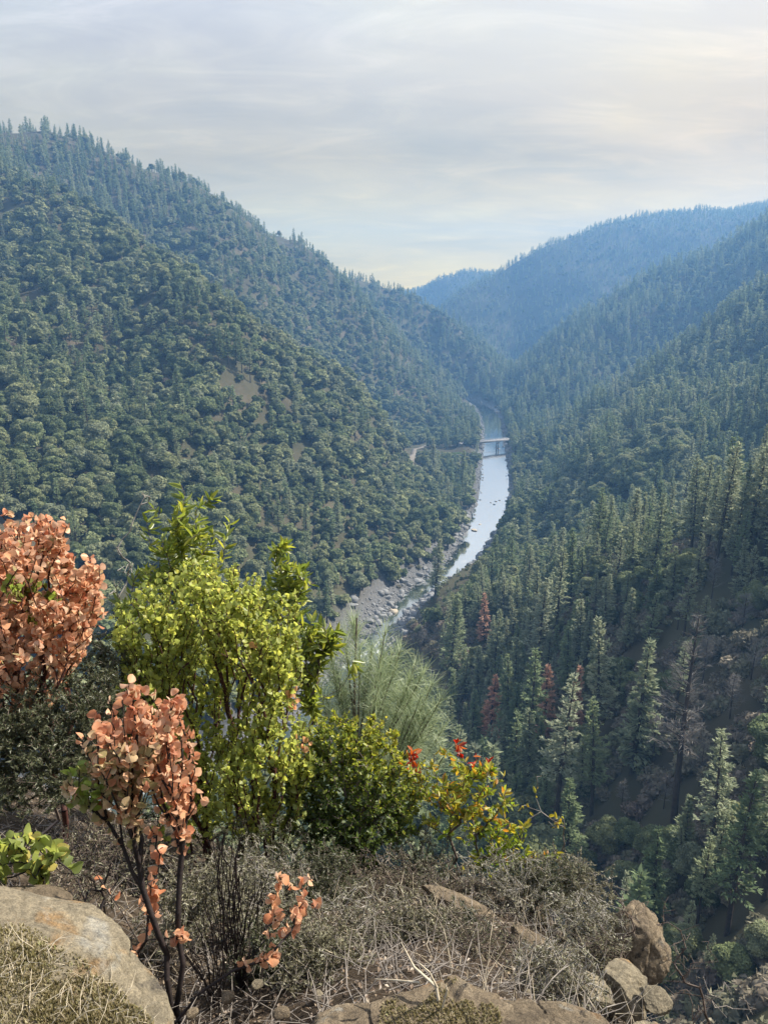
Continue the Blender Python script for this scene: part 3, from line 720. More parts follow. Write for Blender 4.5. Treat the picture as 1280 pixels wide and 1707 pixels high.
scrub = (~pine) & (RNG.random(len(x)) < np.where(rd < 9, 0.55, 0.05) + 0.35 * ((~left) & (d < 260) & (pat < -0.1)) + 0.75 * hollow)
oak = ~pine & ~scrub
hgt = np.where(pine, RNG.uniform(11, 25, len(x)) * np.where(d > 1400, 0.85, 1), np.where(oak, 4.2 + 7.5 * RNG.random(len(x)) ** 1.6 * (0.55 + 0.9 * vnoise(x / 45, y / 45, 91)), RNG.uniform(1.8, 3.6, len(x))))
hgt = np.where(d > 1700, hgt * 0.75, hgt)
hgt = np.where(oak & ~left & (d < 280), np.minimum(hgt, RNG.uniform(4.5, 8.0, len(x))), hgt)
hgt = np.where(pine & left & (d < 900), hgt * 0.8, hgt)
hgt = np.where(pine & ~left & (d < 700), hgt * RNG.uniform(0.6, 1.1, len(x)), hgt)
# nothing tall stands between the eye and the shining water
for f_ in (1.0, 0.75, 0.5, 0.25):
    u_, v_, _ = project(np.stack([x, y, z + hgt * f_], 1)); r_ = np.stack([u_ - 640, 1280 * math.cos(PITCH) + (853.5 - v_) * math.sin(PITCH), -1280 * math.sin(PITCH) + (853.5 - v_) * math.cos(PITCH)], 1)
    s_ = CAMZ / np.maximum(-r_[:, 2], 1.0); yy_ = r_[:, 1] * s_; w_ = river_dist(r_[:, 0] * s_, yy_) < np.where(yy_ < 420, 8, 3)
    cut = w_ & (r_[:, 2] < -5) & (v_ < 1100) & (d < 1150)
    hgt = np.where(cut & (f_ > 0.3), np.minimum(hgt, hgt * (f_ - 0.2)), hgt)
hgt = np.maximum(hgt, 1.5)
# the road and its terrace stay open to the eye
u_, v_, _ = project(np.stack([x, y, z], 1)); vr_ = np.interp(u_, [680, 700, 722, 745, 770, 792], [760, 750, 746, 752, 754, 750]) + 2
_, vt_, _ = project(np.stack([x, y, z + hgt], 1)); rd_m = (u_ > 680) & (u_ < 792) & (d > 420) & (d < 760) & (vt_ < vr_)
hgt = np.where(rd_m, hgt * np.clip((v_ - vr_) / np.maximum(v_ - vt_, 1), 0.08, 1), hgt)
hgt = np.where(hollow & scrub, RNG.uniform(2.2, 5.2, len(x)), hgt)
hgt = np.where(ridge & pine & (d > 700), RNG.uniform(6, 19, len(x)), hgt)
ub, vb, _ = project(np.stack([x, y, z], 1)); ut, vt, _ = project(np.stack([x, y, z + hgt], 1))
size = vb - vt
inview = (ub > -25) & (ub < 1305) & (vt < 1690)
# picture columns where the foreground shrubs and rocks stand in front
FGU = [-100, 0, 190, 195, 240, 300, 390, 450, 520, 570, 640, 700, 740, 800, 880, 960, 1050, 1110, 1160, 1400]
FGV = [850, 850, 925, 1000, 900, 880, 930, 950, 970, 1050, 1080, 1130, 1240, 1260, 1330, 1430, 1530, 1620, 1707, 1800]
shown = inview & (0.6 * vt + 0.4 * vb < np.interp(ub, FGU, FGV))
order = np.argsort(-size)
REG = []
def region(i):
    if left[i]:
        if d[i] > 900 or z[i] > 215: return 'high up on the far left hillside', 0
        if rd[i] < 90: return 'low on the left bank above the river', 1
        if d[i] > 480: return 'halfway up the left hillside', 2
        return 'on the nearer left hillside', 3
    if d[i] > 600: return 'on the far right flank above the bridge', 4
    if d[i] > 330: return 'on the dark right flank behind the near spur', 5
    if d[i] > 190: return 'on the near spur right of the river', 6
    return 'down in the gulch right of the rocky edge', 7
PICK = {}
MARKS = [((805, 1030), 'the rust orange dead pine'), ((816, 1185), 'the bright orange dead pine'), ((957, 1170), 'the dull red-brown dead pine'), ((1122, 1200), 'the tall grey dead tree'), ((1052, 1180), 'the sunlit yellow-green pine'),
 ((1210, 850), 'the tall sunlit stand'), ((1272, 1330), 'the long-trunked grey-green pine'), ((1210, 1420), 'the leaning thin-crowned pine'), ((750, 1060), 'the fir beside the gravel bar'), ((808, 733), 'the bridge'), ((150, 690), 'the lone bare-trunked pine'),
 ((298, 650), 'the single full dark pine'), ((395, 650), 'the largest tan clearing'), ((394, 580), 'the hillside pine clump'), ((563, 855), 'the pointed pine by the bend'), ((1085, 900), 'the broad sunlit spur pine'), ((655, 1020), 'the big pale river boulder'), ((1060, 1555), 'the jagged outcrop'), ((790, 1300), 'the red-tipped shrub'), ((603, 705), 'the trio of slim pines'), ((55, 500), 'the upper left clearing')]
MP = np.array([m_[0] for m_ in MARKS], float)
NTH = ['closest', 'second closest', 'third closest', 'fourth closest', 'fifth closest', 'sixth closest', 'seventh closest', 'eighth closest']
um = (ub + ut) / 2; vm = (vb + vt) / 2
dm = np.hypot(um[:, None] - MP[None, :, 0], vm[:, None] - MP[None, :, 1]); nk = dm.argmin(1); nd_ = dm.min(1)
du, dv_ = um - MP[nk, 0], vm - MP[nk, 1]; sect = np.where(np.abs(du) > np.abs(dv_), np.where(du < 0, 0, 1), np.where(dv_ < 0, 2, 3))
OWN = {}
for kid, msk in ((0, pine), (1, oak), (2, scrub)):
    for mk_ in range(len(MARKS)):
        for sc_q in range(4):
            q_ = np.where(msk & shown & (nk == mk_) & (sect == sc_q))[0]
            for r_i, i in enumerate(q_[np.argsort(nd_[q_])][:8]): OWN[i] = f'{NTH[r_i]} of those {("left of", "right of", "above", "below")[sc_q]} {MARKS[mk_][1]}'
for kind, msk, mx_ in (('pine', pine, 300 - 44), ('oak', oak, 300), ('scrub', scrub, 220)):
    sel = [i for i in order if msk[i] and shown[i]][:mx_]
    PICK[kind] = sel
done = np.zeros(len(x), bool)
SHADE = {}
for kind, sel in PICK.items():
    for i in sel:
        done[i] = True; where, k = region(i); j = int(RNG.integers(0, 7)); loc = (x[i], y[i], z[i] - 0.2)
        if kind == 'pine':
            s = hgt[i] / PH[j]; tall = hgt[i] > 18
            lib_ = PALES if k in (6, 7) and RNG.random() < 0.5 else PINES  # half the pines here take the sunlit colour to brighten the slope
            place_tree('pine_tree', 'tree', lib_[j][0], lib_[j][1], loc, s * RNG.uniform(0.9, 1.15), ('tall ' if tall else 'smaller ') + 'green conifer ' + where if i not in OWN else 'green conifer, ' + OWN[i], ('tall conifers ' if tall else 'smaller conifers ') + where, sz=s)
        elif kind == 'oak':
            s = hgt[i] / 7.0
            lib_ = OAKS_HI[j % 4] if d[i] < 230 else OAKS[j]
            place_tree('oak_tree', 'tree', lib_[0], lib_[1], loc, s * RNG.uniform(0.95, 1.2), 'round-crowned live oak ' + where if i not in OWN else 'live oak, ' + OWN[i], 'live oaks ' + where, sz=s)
        else:
            s = hgt[i] / 1.9; o = link('scrub_bush', SCRUBS[j % 3]); o.location = loc; o.scale = (s,) * 3; o.rotation_euler = (0, 0, RNG.uniform(0, 6.28))
            tag(o, 'brown brushy bush ' + where if i not in OWN else 'brushy bush, ' + OWN[i], 'bush', 'brushy bushes ' + where)
print('woods', len(x), 'pine', pine.sum(), 'oak', oak.sum(), 'smallest individual', [(len(PICK[k]), round(float(size[PICK[k][-1]]), 1)) for k in PICK if PICK[k]])

# low brush filling the steep ground between the trees
n_ = 15000; ra_ = np.sqrt(RNG.uniform(62 ** 2, 300 ** 2, n_)); aa_ = RNG.uniform(R(-4), R(33), n_); ex_x, ex_y = ra_ * np.sin(aa_), ra_ * np.cos(aa_)
q_ = river_dist(ex_x, ex_y); u_, v_, _ = project(np.stack([ex_x, ex_y, height(ex_x, ex_y)], 1))
k_ = (q_ > 7) & keep_out(ex_x, ex_y) & (u_ > 560) & (v_ < 1760) & (vnoise(ex_x / 9, ex_y / 9, 83) > 0.25)
ex_x, ex_y = ex_x[k_], ex_y[k_]
# the rest reads as one mass: one object per kind, instanced crowns
def joined(name, parts):
    g = Geo(); 
    mats = []
    for geo, mat in parts:
        if mat not in mats: mats.append(mat)
        for Vc, F, T in zip(geo.V, [None] * len(geo.V), [None] * len(geo.V)): pass
    V = []; F3 = []; F4 = []; T3 = []; T4 = []; M3 = []; M4 = []; n = 0
    for geo, mat in parts:
        mi = mats.index(mat); Vg = np.concatenate(geo.V); V.append(Vg)
        for f, t in zip(geo.F3, geo.T3): F3.append(f + n); T3.append(t); M3.append(np.full(len(f), mi))
        for f, t in zip(geo.F4, geo.T4): F4.append(f + n); T4.append(t); M4.append(np.full(len(f), mi))
        n += len(Vg)
    F = []; T = []; M = []
    for f, t, mm in ((F3, T3, M3), (F4, T4, M4)):
        if f: F.append(np.concatenate(f)); T += t; M += mm
    return bpy.data.objects.new(name, make_mesh(name, np.concatenate(V), F, mats, False, np.concatenate(M), np.concatenate(T)))
low_oak = [joined('wood_oak', [(oak_crown(210 + k, nl=9 + k, nf=60, fs=0.75, solid=1, width=4.4, hgt=4.8 + 0.5 * k), M_OAK), (oak_trunk(30 + k), M_HILLBARK)]) for k in range(5)]
low_pine = []
for k in range(5):
    c_, t_ = conifer(240 + k, H=22, lo=(0.1, 0.2, 0.25, 0.12, 0.3)[k], width=(3.6, 3.2, 3.4, 3.0, 3.0)[k], nb=4, step=0.95, clumps=6, droop=0.2, fs=1.0, twigs=False)
    low_pine.append(joined('wood_pine', [(c_, M_PINE), (t_, M_HILLBARK)]))
low_scrub = [joined('wood_scrub', [(scrub_crown(270 + k, 120, 0.5), M_SCRUB)]) for k in range(3)]
def wood(name, idxs, lib, base_h, label, wide=(0.9, 1.2)):
    p = np.stack([x[idxs], y[idxs], z[idxs] - 0.3], 1); n = len(idxs)
    me = bpy.data.meshes.new(name); me.vertices.add(n); me.vertices.foreach_set('co', p.astype(np.float32).ravel())
    s = hgt[idxs] / base_h
    wx = s * RNG.uniform(*wide, n)
    at = me.attributes.new('size', 'FLOAT_VECTOR', 'POINT'); at.data.foreach_set('vector', np.stack([wx, wx, s], 1).astype(np.float32).ravel())
    at = me.attributes.new('turn', 'FLOAT_VECTOR', 'POINT'); at.data.foreach_set('vector', np.stack([np.zeros(n), np.zeros(n), RNG.uniform(0, 6.28, n)], 1).astype(np.float32).ravel())
    at = me.attributes.new('variant', 'INT', 'POINT'); at.data.foreach_set('value', RNG.integers(0, len(lib), n).astype(np.int32))
    o = link(name, me); tag(o, label, kind='stuff')
    t = bpy.data.node_groups.new(name, 'GeometryNodeTree')
    t.interface.new_socket('Geometry', in_out='INPUT', socket_type='NodeSocketGeometry'); t.interface.new_socket('Geometry', in_out='OUTPUT', socket_type='NodeSocketGeometry')
    gi = t.nodes.new('NodeGroupInput'); go = t.nodes.new('NodeGroupOutput')
    jn = t.nodes.new('GeometryNodeJoinGeometry')
    def named(nm, ty):
        q = t.nodes.new('GeometryNodeInputNamedAttribute'); q.data_type = ty; q.inputs[0].default_value = nm
        return next(s_ for s_ in q.outputs if s_.enabled and s_.name == 'Attribute')
    sz_, tn, vr = named('size', 'FLOAT_VECTOR'), named('turn', 'FLOAT_VECTOR'), named('variant', 'INT')
    for k, ob in enumerate(lib):
        oi = t.nodes.new('GeometryNodeObjectInfo'); oi.inputs['Object'].default_value = ob; oi.inputs['As Instance'].default_value = True
        cmp_ = t.nodes.new('FunctionNodeCompare'); cmp_.data_type = 'INT'; cmp_.operation = 'EQUAL'
        ins = [s_ for s_ in cmp_.inputs if s_.enabled]; t.links.new(vr, ins[0]); ins[1].default_value = k
        ip = t.nodes.new('GeometryNodeInstanceOnPoints'); t.links.new(gi.outputs[0], ip.inputs['Points']); t.links.new(oi.outputs['Geometry'], ip.inputs['Instance'])
        t.links.new(cmp_.outputs[0], ip.inputs['Selection']); t.links.new(sz_, ip.inputs['Scale'])
        er = t.nodes.new('FunctionNodeEulerToRotation'); t.links.new(tn, er.inputs[0]); t.links.new(er.outputs[0], ip.inputs['Rotation'])
        t.links.new(ip.outputs[0], jn.inputs[0])
    t.links.new(jn.outputs[0], go.inputs[0])
    md = o.modifiers.new('wood', 'NODES'); md.node_group = t
    return o
rest = ~done
m_ = len(ex_x); n0_ = len(x)
x = np.concatenate([x, ex_x]); y = np.concatenate([y, ex_y]); z = np.concatenate([z, height(ex_x, ex_y)]); hgt = np.concatenate([hgt, RNG.uniform(0.9, 2.6, m_)])
rest = np.concatenate([rest, np.ones(m_, bool)]); oak = np.concatenate([oak, np.zeros(m_, bool)]); pine = np.concatenate([pine, np.zeros(m_, bool)]); scrub = np.concatenate([scrub, np.ones(m_, bool)])
wood('oak_woods', np.where(rest & oak)[0], low_oak, 7.0, 'live oak woods covering the canyon sides as one mass')
wood('conifer_woods', np.where(rest & pine)[0], low_pine, 22.0, 'conifer woods covering the far canyon sides and ridges')
wood('scrub_undergrowth', np.where(rest & scrub)[0], low_scrub, 1.9, 'brown scrub growing between the trees and along the river')
# ------------------------------------------------------------------ river stones, bridge, road
def rock_geo(seed, sub=2, stretch=(1, 1, 0.7), rough=0.28, cuts=5, fine=0.05):
    rg = np.random.default_rng(seed); V, F = ico(sub); V = V.copy()
    for k in range(cuts):                                  # broken faces
        n = unit(rg.normal(size=3)); c = rg.uniform(0.55, 0.85); s_ = V @ n
        V -= np.maximum(s_ - c, 0)[:, None] * n * 0.88
    o = rg.uniform(-50, 50, 3)
    for k in range(cuts // 3):                             # cracks
        n = unit(rg.normal(size=3)); q_ = V @ n - rg.uniform(-0.45, 0.45) + 0.05 * noise3(V, 3.0, seed + k)
        V = V * (1 - rg.uniform(0.03, 0.07) * np.exp(-(q_ / 0.018) ** 2) - 0.035 * (q_ > 0))[:, None]
    V = V * (1 + rough * noise3(V + o, 1.1, seed) + rough * 0.45 * noise3(V + o, 2.9, seed + 3) + fine * noise3(V + o, 8, seed + 6) + fine * 0.6 * noise3(V + o, 19, seed + 8))[:, None]
    return V * np.array(stretch), F
def stone_mat(name, stops, scale, bump=0.6, bdist=0.02, patches=None, kind='Object'):
    m = Mat(name); co = m.coord(kind)
    c = m.ramp(m.noise(scale, 12, 0.76, co, 0.3), stops)
    if patches: 
        for sc, lo, hi, colr in patches: c = m.mix(m.map(m.noise(sc, 6, 0.6, co, 0.5), lo, hi, 0, 1), c, colr)
    f = m.ramp(m.noise(scale * 9, 8, 0.7, co), [(0.3, (0.50, 0.49, 0.48)), (0.52, (1, 1, 1)), (0.75, (1.38, 1.34, 1.28))])
    f2 = m.ramp(m.noise(scale * 34, 5, 0.7, co), [(0.33, (0.55, 0.54, 0.53)), (0.5, (1, 1, 1)), (0.7, (1.3, 1.28, 1.22))]); f = m.mix(1.0, f, f2, 'MULTIPLY')
    c = m.hsv(m.mix(1.0, c, f, 'MULTIPLY'), 0.5, 1.0, m.map(m.rand(), 0, 1, 0.8, 1.2))
    m.bsdf(c, 0.9, m.bump(m.noise(scale * 4, 12, 0.78, co), bump, bdist), 0.2); return m.m
M_RIVROCK = stone_mat('river_stone', [(0.3, (0.09, 0.092, 0.095)), (0.5, (0.22, 0.222, 0.22)), (0.75, (0.42, 0.415, 0.40))], 0.8, 0.7, 0.1)
M_TANROCK = stone_mat('tan_river_stone', [(0.3, (0.30, 0.25, 0.18)), (0.7, (0.52, 0.46, 0.36))], 0.8, 0.7, 0.1)
ROCKS = []
for k in range(8):
    V, F = rock_geo(300 + k, 2, (1, 0.8, 0.62)); ROCKS.append(make_mesh('stone', V, F, [M_RIVROCK]))
n = 9000
rx = RNG.uniform(-160, 160, n); ry = RNG.uniform(170, 1250, n); rx = rx + ry * 0.055
q = river_dist(rx, ry); lf = rx < 0.07 * ry
wid = np.where(ry < 430, 15, 7) * (0.5 + vnoise(rx / 25, ry / 25, 61))
k = (q > -2.2) & (q < wid) & (RNG.random(n) < 1.0)
rx, ry, q = rx[k], ry[k], q[k]
extra = np.concatenate([RIV[3:-2]])  # tighter rows along the water's edge
ex = []
for i in range(len(RIV) - 1):
    a, b = RIV[i], RIV[i + 1]; L = np.linalg.norm(b - a)
    if L > 150: continue
    m_ = int(L * (9.0 if (a[1] < 500) else 3.0)); tt = RNG.random(m_)[:, None]; nrm = np.array([b[1] - a[1], a[0] - b[0]]) / L
    ex.append(a + (b - a) * tt + nrm * (RNG.normal(size=(m_, 1)) * np.where(a[1] < 450, 7.0, 3.0)))
ex = np.concatenate(ex); qe = river_dist(ex[:, 0], ex[:, 1]); ke = (qe > -2.0) & (qe < 16)
rx = np.concatenate([rx, ex[ke, 0]]); ry = np.concatenate([ry, ex[ke, 1]]); q = np.concatenate([q, qe[ke]])
rs = 0.35 + 0.75 * RNG.pareto(3.2, len(rx)); rs = np.clip(rs * np.where(ry < 430, 1.15, 1.0), 0.35, 2.6) * np.where(q < 0, 0.8, 1)
rz = np.maximum(height(rx, ry), -0.3)
u_, v_, dep_ = project(np.stack([rx, ry, rz], 1))
vis = (u_ > 0) & (u_ < 1280) & (v_ < np.interp(u_, FGU, FGV)) 
o_ = np.argsort(-np.where(vis, rs / dep_, 0)); big = o_[:150]
isbig = np.zeros(len(rx), bool); isbig[big] = True
for i in big:
    o = link('river_boulder', ROCKS[i % 8]); s_ = rs[i]
    o.location = (rx[i], ry[i], rz[i] + 0.1 * s_); o.scale = (s_ * RNG.uniform(.8, 1.3), s_ * RNG.uniform(.8, 1.2), s_ * RNG.uniform(.7, 1.2)); o.rotation_euler = (RNG.uniform(-.3, .3), RNG.uniform(-.3, .3), RNG.uniform(0, 6.28))
    sd_ = 'left' if rx[i] < 0.07 * ry[i] and u_[i] < 760 else 'right'
    if u_[i] < 700 and v_[i] < 1130:
        sd_ = 'left' if v_[i] < 1036 + (635 - u_[i]) * 0.9 - 6 else 'right'
    part_ = 'lower' if ry[i] < 420 else 'upper'
    tag(o, f'grey boulder among the stones of the {part_} {sd_} river bank', 'boulder', f'grey boulders on the {part_} {sd_} bank')
sm = np.where(~isbig)[0]
V0, F0 = rock_geo(320, 1, (1, .85, .6)); V1, F1 = rock_geo(321, 1, (1, .7, .75))
g = Geo()
for VV, FF, ii in ((V0, F0, sm[::2]), (V1, F1, sm[1::2])):
    az_ = RNG.uniform(0, 6.28, len(ii)); B = np.zeros((len(ii), 3, 3)); c_, s_ = np.cos(az_), np.sin(az_)
    B[:, 0, 0] = c_; B[:, 0, 1] = -s_; B[:, 1, 0] = s_; B[:, 1, 1] = c_; B[:, 2, 2] = 1
    Vv, Ff = scatter(VV, FF, B, np.stack([rx[ii], ry[ii], rz[ii] + 0.05], 1), rs[ii] * 0.85); g.add(Vv, Ff)
tag(link('river_stones', g.mesh('river_stones', [M_RIVROCK])), 'grey stones heaped along both banks of the river', kind='stuff')
def big_rock(u, v, wpx, label, mat, st=(1, .8, .6), name='river_boulder', sub=3, seed=0, dz=0.0):
    p = np.array([*on_water(u, v), 0.0]); s_ = wpx / 1280 * np.linalg.norm(p - [0, 0, CAMZ]) / 2
    V, F = rock_geo(340 + seed, sub, st, fine=0.03); o = link(name, make_mesh('boulder', V * s_, F, [mat]))
    o.location = p + np.array([0, 0, dz]); o.rotation_euler = (0, 0, seed * 1.3); tag(o, label, 'boulder'); return o
big_rock(655, 1020, 19, 'big pale tan boulder at the head of the rapid beside the water', M_TANROCK, (1, .8, .6), seed=1)
big_rock(634, 1030, 26, 'white-topped boulder just left of the big pale tan boulder', M_RIVROCK, (1, .8, .6), seed=2)
big_rock(668, 1072, 26, 'dark blue-grey boulder on the near bank below the rapid', M_RIVROCK, (1, .7, .6), seed=3)
big_rock(790, 884, 13, 'long low tan rock standing out of the smooth water', M_TANROCK, (1, .6, .35), seed=4)
big_rock(800, 874, 5, 'small rock in the water just upstream of the long tan rock', M_TANROCK, (1, .8, .5), seed=5)
for k_, (a_, b_) in enumerate(((818, 838), (826, 836), (832, 834), (823, 841))):
    o = big_rock(a_, b_, 5, 'small dark rock in the line across midstream', M_RIVROCK, (1, .8, .4), seed=6 + k_); o['group'] = 'rocks in a line across midstream'
big_rock(800, 923, 10, 'dark rock at the right bank in the river bend', M_RIVROCK, seed=12)

def box(g, c, half, rot=None, tint=0.5):
    v = np.array([(x_, y_, z_) for z_ in (-1, 1) for x_, y_ in ((-1, -1), (1, -1), (1, 1), (-1, 1))], float) * half
    if rot is not None: v = v @ rot.T
    g.add(v + c, np.array([(0, 3, 2, 1), (4, 5, 6, 7), (0, 1, 5, 4), (1, 2, 6, 5), (2, 3, 7, 6), (3, 0, 4, 7)]), tint)
def plain(name, colr, rough=0.85, spec=0.2, sc=2.0):
    m = Mat(name); c = m.ramp(m.noise(sc, 8, 0.65), [(0.3, tuple(x_ * 0.7 for x_ in colr)), (0.7, tuple(min(1, x_ * 1.2) for x_ in colr))])
    m.bsdf(c, rough, m.bump(m.noise(sc * 6, 6), 0.3, 0.02), spec); return m.m
M_CONC = plain('weathered_concrete', (0.27, 0.26, 0.25), sc=0.6); M_STEEL = plain('painted_steel', (0.20, 0.20, 0.21), 0.6, sc=0.8); M_RAIL = plain('pale_railing', (0.50, 0.50, 0.50), 0.6)
M_ROAD = plain('pale_dirt_road', (0.17, 0.15, 0.125), 0.95, 0.1, 0.3)
A = P(768, 738.5, 779); Bq = P(850, 727.5, 812); A[2] = Bq[2] = 8.9
dirv = (Bq - A); LB = np.linalg.norm(dirv); ex_ = dirv / LB; ey_ = np.array([-ex_[1], ex_[0], 0]); ROT = np.stack([ex_, ey_, [0, 0, 1]], 1)
mid = (A + Bq) / 2
br = empty('bridge', tuple(mid), 'long flat road bridge crossing the river on two piers', 'bridge')
def bpart(name, mat, fn, parent=None):
    g = Geo(); fn(g); return link(name, g.mesh(name, [mat]), parent or br)
Z3 = np.eye(3)
def loc_(a, b, c): return ROT @ np.array([a, b, c])
bpart('deck', M_CONC, lambda g: box(g, loc_(0, 0, 0), (LB / 2, 2.9, 0.22), ROT))
for s_ in (-1, 1):
    bpart('girder', M_STEEL, lambda g: box(g, loc_(0, 2.2 * s_, -0.88), (LB / 2 - 0.4, 0.2, 0.65), ROT))
    rl = bpart('railing', M_RAIL, lambda g: [box(g, loc_(0, 2.75 * s_, h_), (LB / 2, 0.06, 0.07), ROT) for h_ in (0.72, 1.2)])
    for k_ in range(14):
        bpart('railing_post', M_RAIL, lambda g: box(g, loc_(-LB / 2 + 0.5 + (LB - 1) * k_ / 13, 2.75 * s_, 0.75), (0.09, 0.09, 0.53), ROT), rl)
for a_ in (803, 844):
    fx = (P(a_, 735, 790) - mid) @ ex_
    p_ = bpart('pier', M_CONC, lambda g: [box(g, loc_(fx, b_, -5.4), (0.38, 0.5, 3.5), ROT) for b_ in (-1.8, 1.8)])
    bpart('pier_cap', M_CONC, lambda g: box(g, loc_(fx, 0, -1.77), (0.7, 2.8, 0.24), ROT), p_)
    bpart('pier_footing', M_CONC, lambda g: box(g, loc_(fx, 0, -9.4), (1.3, 3.2, 0.9), ROT), p_)
bpart('lower_tube', M_STEEL, lambda g: g.add(*polytube(np.array([loc_(t_, 4.2, -4.6) for t_ in np.linspace(-LB / 2, LB / 2, 8)]), 0.16, 6)))  # thin tube along the line below the deck
for e_ in (-1, 1): bpart('abutment', M_CONC, lambda g: box(g, loc_(e_ * (LB / 2 + 1.23), 0, -2.8), (1.2, 3.2, 3.2), ROT))

RP = ROADP + [A - ex_ * 2.4]
cl = []
for i in range(len(RP) - 1):
    for t_ in np.linspace(0, 1, 6, False): cl.append(np.array(RP[i])[:2] * (1 - t_) + np.array(RP[i + 1])[:2] * t_)
cl.append(np.array(RP[-1])[:2]); cl = np.array(cl)
for _ in range(4): cl[1:-1] = (cl[:-2] + 2 * cl[1:-1] + cl[2:]) / 4
tn = unit(np.gradient(cl, axis=0)); nm = np.stack([-tn[:, 1], tn[:, 0]], 1)
hzs = height(cl[:, 0], cl[:, 1]); fz = np.linspace(0, 1, len(cl)); blend = np.clip((fz - 0.72) / 0.28, 0, 1)
zc = np.maximum(hzs, height((cl + nm * 1.9)[:, 0], (cl + nm * 1.9)[:, 1])) + 0.3; zc = zc * (1 - blend) + 9.1 * blend
L_, R_ = cl + nm * 1.9, cl - nm * 1.9
V = np.concatenate([np.c_[L_, zc], np.c_[R_, zc], np.c_[L_ + nm * 1.2, zc - 5], np.c_[R_ - nm * 1.2, zc - 5]]); m_ = len(cl); i_ = np.arange(m_ - 1)
F = np.concatenate([np.stack([i_ + a_, i_ + 1 + a_, i_ + 1 + b_, i_ + b_], 1) for a_, b_ in ((m_, 0), (0, 2 * m_), (3 * m_, m_))])
tag(link('road', make_mesh('road', V, F, [M_ROAD])), 'pale road bending down to the bridge', kind='structure')
# the green terrace and its wall beside the road
tp = P(752, 749, 735); tp[2] = max(hz(tp[0], tp[1]), 5.0)
wl_ = empty('retaining_wall', tuple(tp), 'low stone retaining wall under the bright green terrace by the bridge', 'wall')
M_WALL = plain('dark_wall_stone', (0.16, 0.15, 0.14))
for r_ in range(2):
    for k_ in range(9):
        g = Geo(); V, F = rock_geo(400 + r_ * 9 + k_, 1, (1.1, .8, .75), 0.12, 3); g.add(V + np.array([-9 + 2.1 * k_ + r_ * 0.9, -3, -0.9 + r_ * 1.1]), F); link('stone', g.mesh('stone', [M_WALL]), wl_)
g = Geo(); mm = 1800; gx_ = RNG.uniform(-9, 10, mm); gy_ = RNG.uniform(-2.6, 9, mm)
V, F = scatter(np.array([(-.25, 0, 0), (.25, 0, 0), (0, .2, .9)]), np.array([(0, 1, 2)]), frames(np.c_[RNG.normal(size=(mm, 2)), np.zeros(mm)], np.tile([0, 0, 1.], (mm, 1))), np.stack([gx_, gy_, np.full(mm, 0.55)], 1), RNG.uniform(.4, 1, mm)); g.add(V, F, RNG.random(mm))
g.add(np.array([(-9.5, -3, .62), (10.5, -3, .62), (10.5, 10, .9), (-9.5, 10, .9), (-9.5, -2.9, -4), (10.5, -2.9, -4)]), np.array([(0, 1, 2, 3), (4, 5, 1, 0)]))
mg = Mat('lawn_grass'); mg.bsdf(mg.ramp(mg.noise(0.7), [(0.3, (0.09, 0.14, 0.03)), (0.7, (0.20, 0.26, 0.07))]), 0.9, None, 0.1)
o = link('terrace_grass', g.mesh('terrace_grass', [mg.m]), None, tuple(tp)); tag(o, 'bright green grass on the terrace below the road', kind='stuff')
# ------------------------------------------------------------------ the rocky edge in front: shrubs, rocks, dry brush
def leafmat(name, stops, tr=1.5, amt=0.5, rough=0.45, spec=0.45, sat=1.1):
    m = Mat(name); c = m.ramp(m.attr(), stops)
    sp = m.ramp(m.noise(90, 4, 0.6), [(0.25, (0.75, 0.72, 0.70)), (0.6, (1.05, 1.05, 1.05))])
    c = m.mix(1.0, c, sp, 'MULTIPLY')
    t = m.hsv(c, 0.495, sat, tr)
    return m.leaf(c, t, amt, rough, spec)
M_RUST = leafmat('rust_leaf', [(0.0, (0.50, 0.185, 0.085)), (0.3, (0.68, 0.375, 0.20)), (0.55, (0.72, 0.49, 0.32)), (0.68, (0.50, 0.38, 0.20)), (0.80, (0.27, 0.26, 0.10)), (0.9, (0.24, 0.33, 0.05)), (1.0, (0.32, 0.42, 0.05))], 1.25, 0.42, sat=0.88)
M_GREEN = leafmat('green_leaf', [(0.0, (0.16, 0.20, 0.065)), (0.5, (0.29, 0.33, 0.085)), (0.85, (0.42, 0.43, 0.095)), (0.94, (0.46, 0.44, 0.11)), (1.0, (0.52, 0.26, 0.16))], 1.9, 0.52, sat=1.05)
M_LAUREL = leafmat('laurel_leaf', [(0.0, (0.10, 0.145, 0.035)), (0.6, (0.22, 0.265, 0.055)), (1.0, (0.40, 0.40, 0.07))], 1.7, 0.45, 0.35, 0.55)
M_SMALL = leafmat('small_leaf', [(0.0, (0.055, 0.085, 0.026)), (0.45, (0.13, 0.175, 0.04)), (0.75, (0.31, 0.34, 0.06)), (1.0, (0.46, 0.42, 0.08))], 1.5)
M_AUTUMN = leafmat('turning_leaf', [(0.0, (0.16, 0.24, 0.04)), (0.35, (0.26, 0.30, 0.05)), (0.6, (0.44, 0.36, 0.06)), (0.8, (0.50, 0.22, 0.06)), (0.9, (0.40, 0.06, 0.03)), (1.0, (0.28, 0.035, 0.025))], 1.5)
M_OLIVE = leafmat('chamise_leaf', [(0.0, (0.055, 0.065, 0.035)), (1.0, (0.13, 0.14, 0.075))], 1.2, 0.3)
M_GREY = leafmat('grey_leaf', [(0.0, (0.08, 0.07, 0.045)), (0.5, (0.165, 0.16, 0.095)), (1.0, (0.33, 0.32, 0.21))], 1.2, 0.3)
M_NEEDLE = leafmat('pale_needle', [(0.0, (0.17, 0.225, 0.115)), (1.0, (0.38, 0.44, 0.27))], 1.4, 0.4)
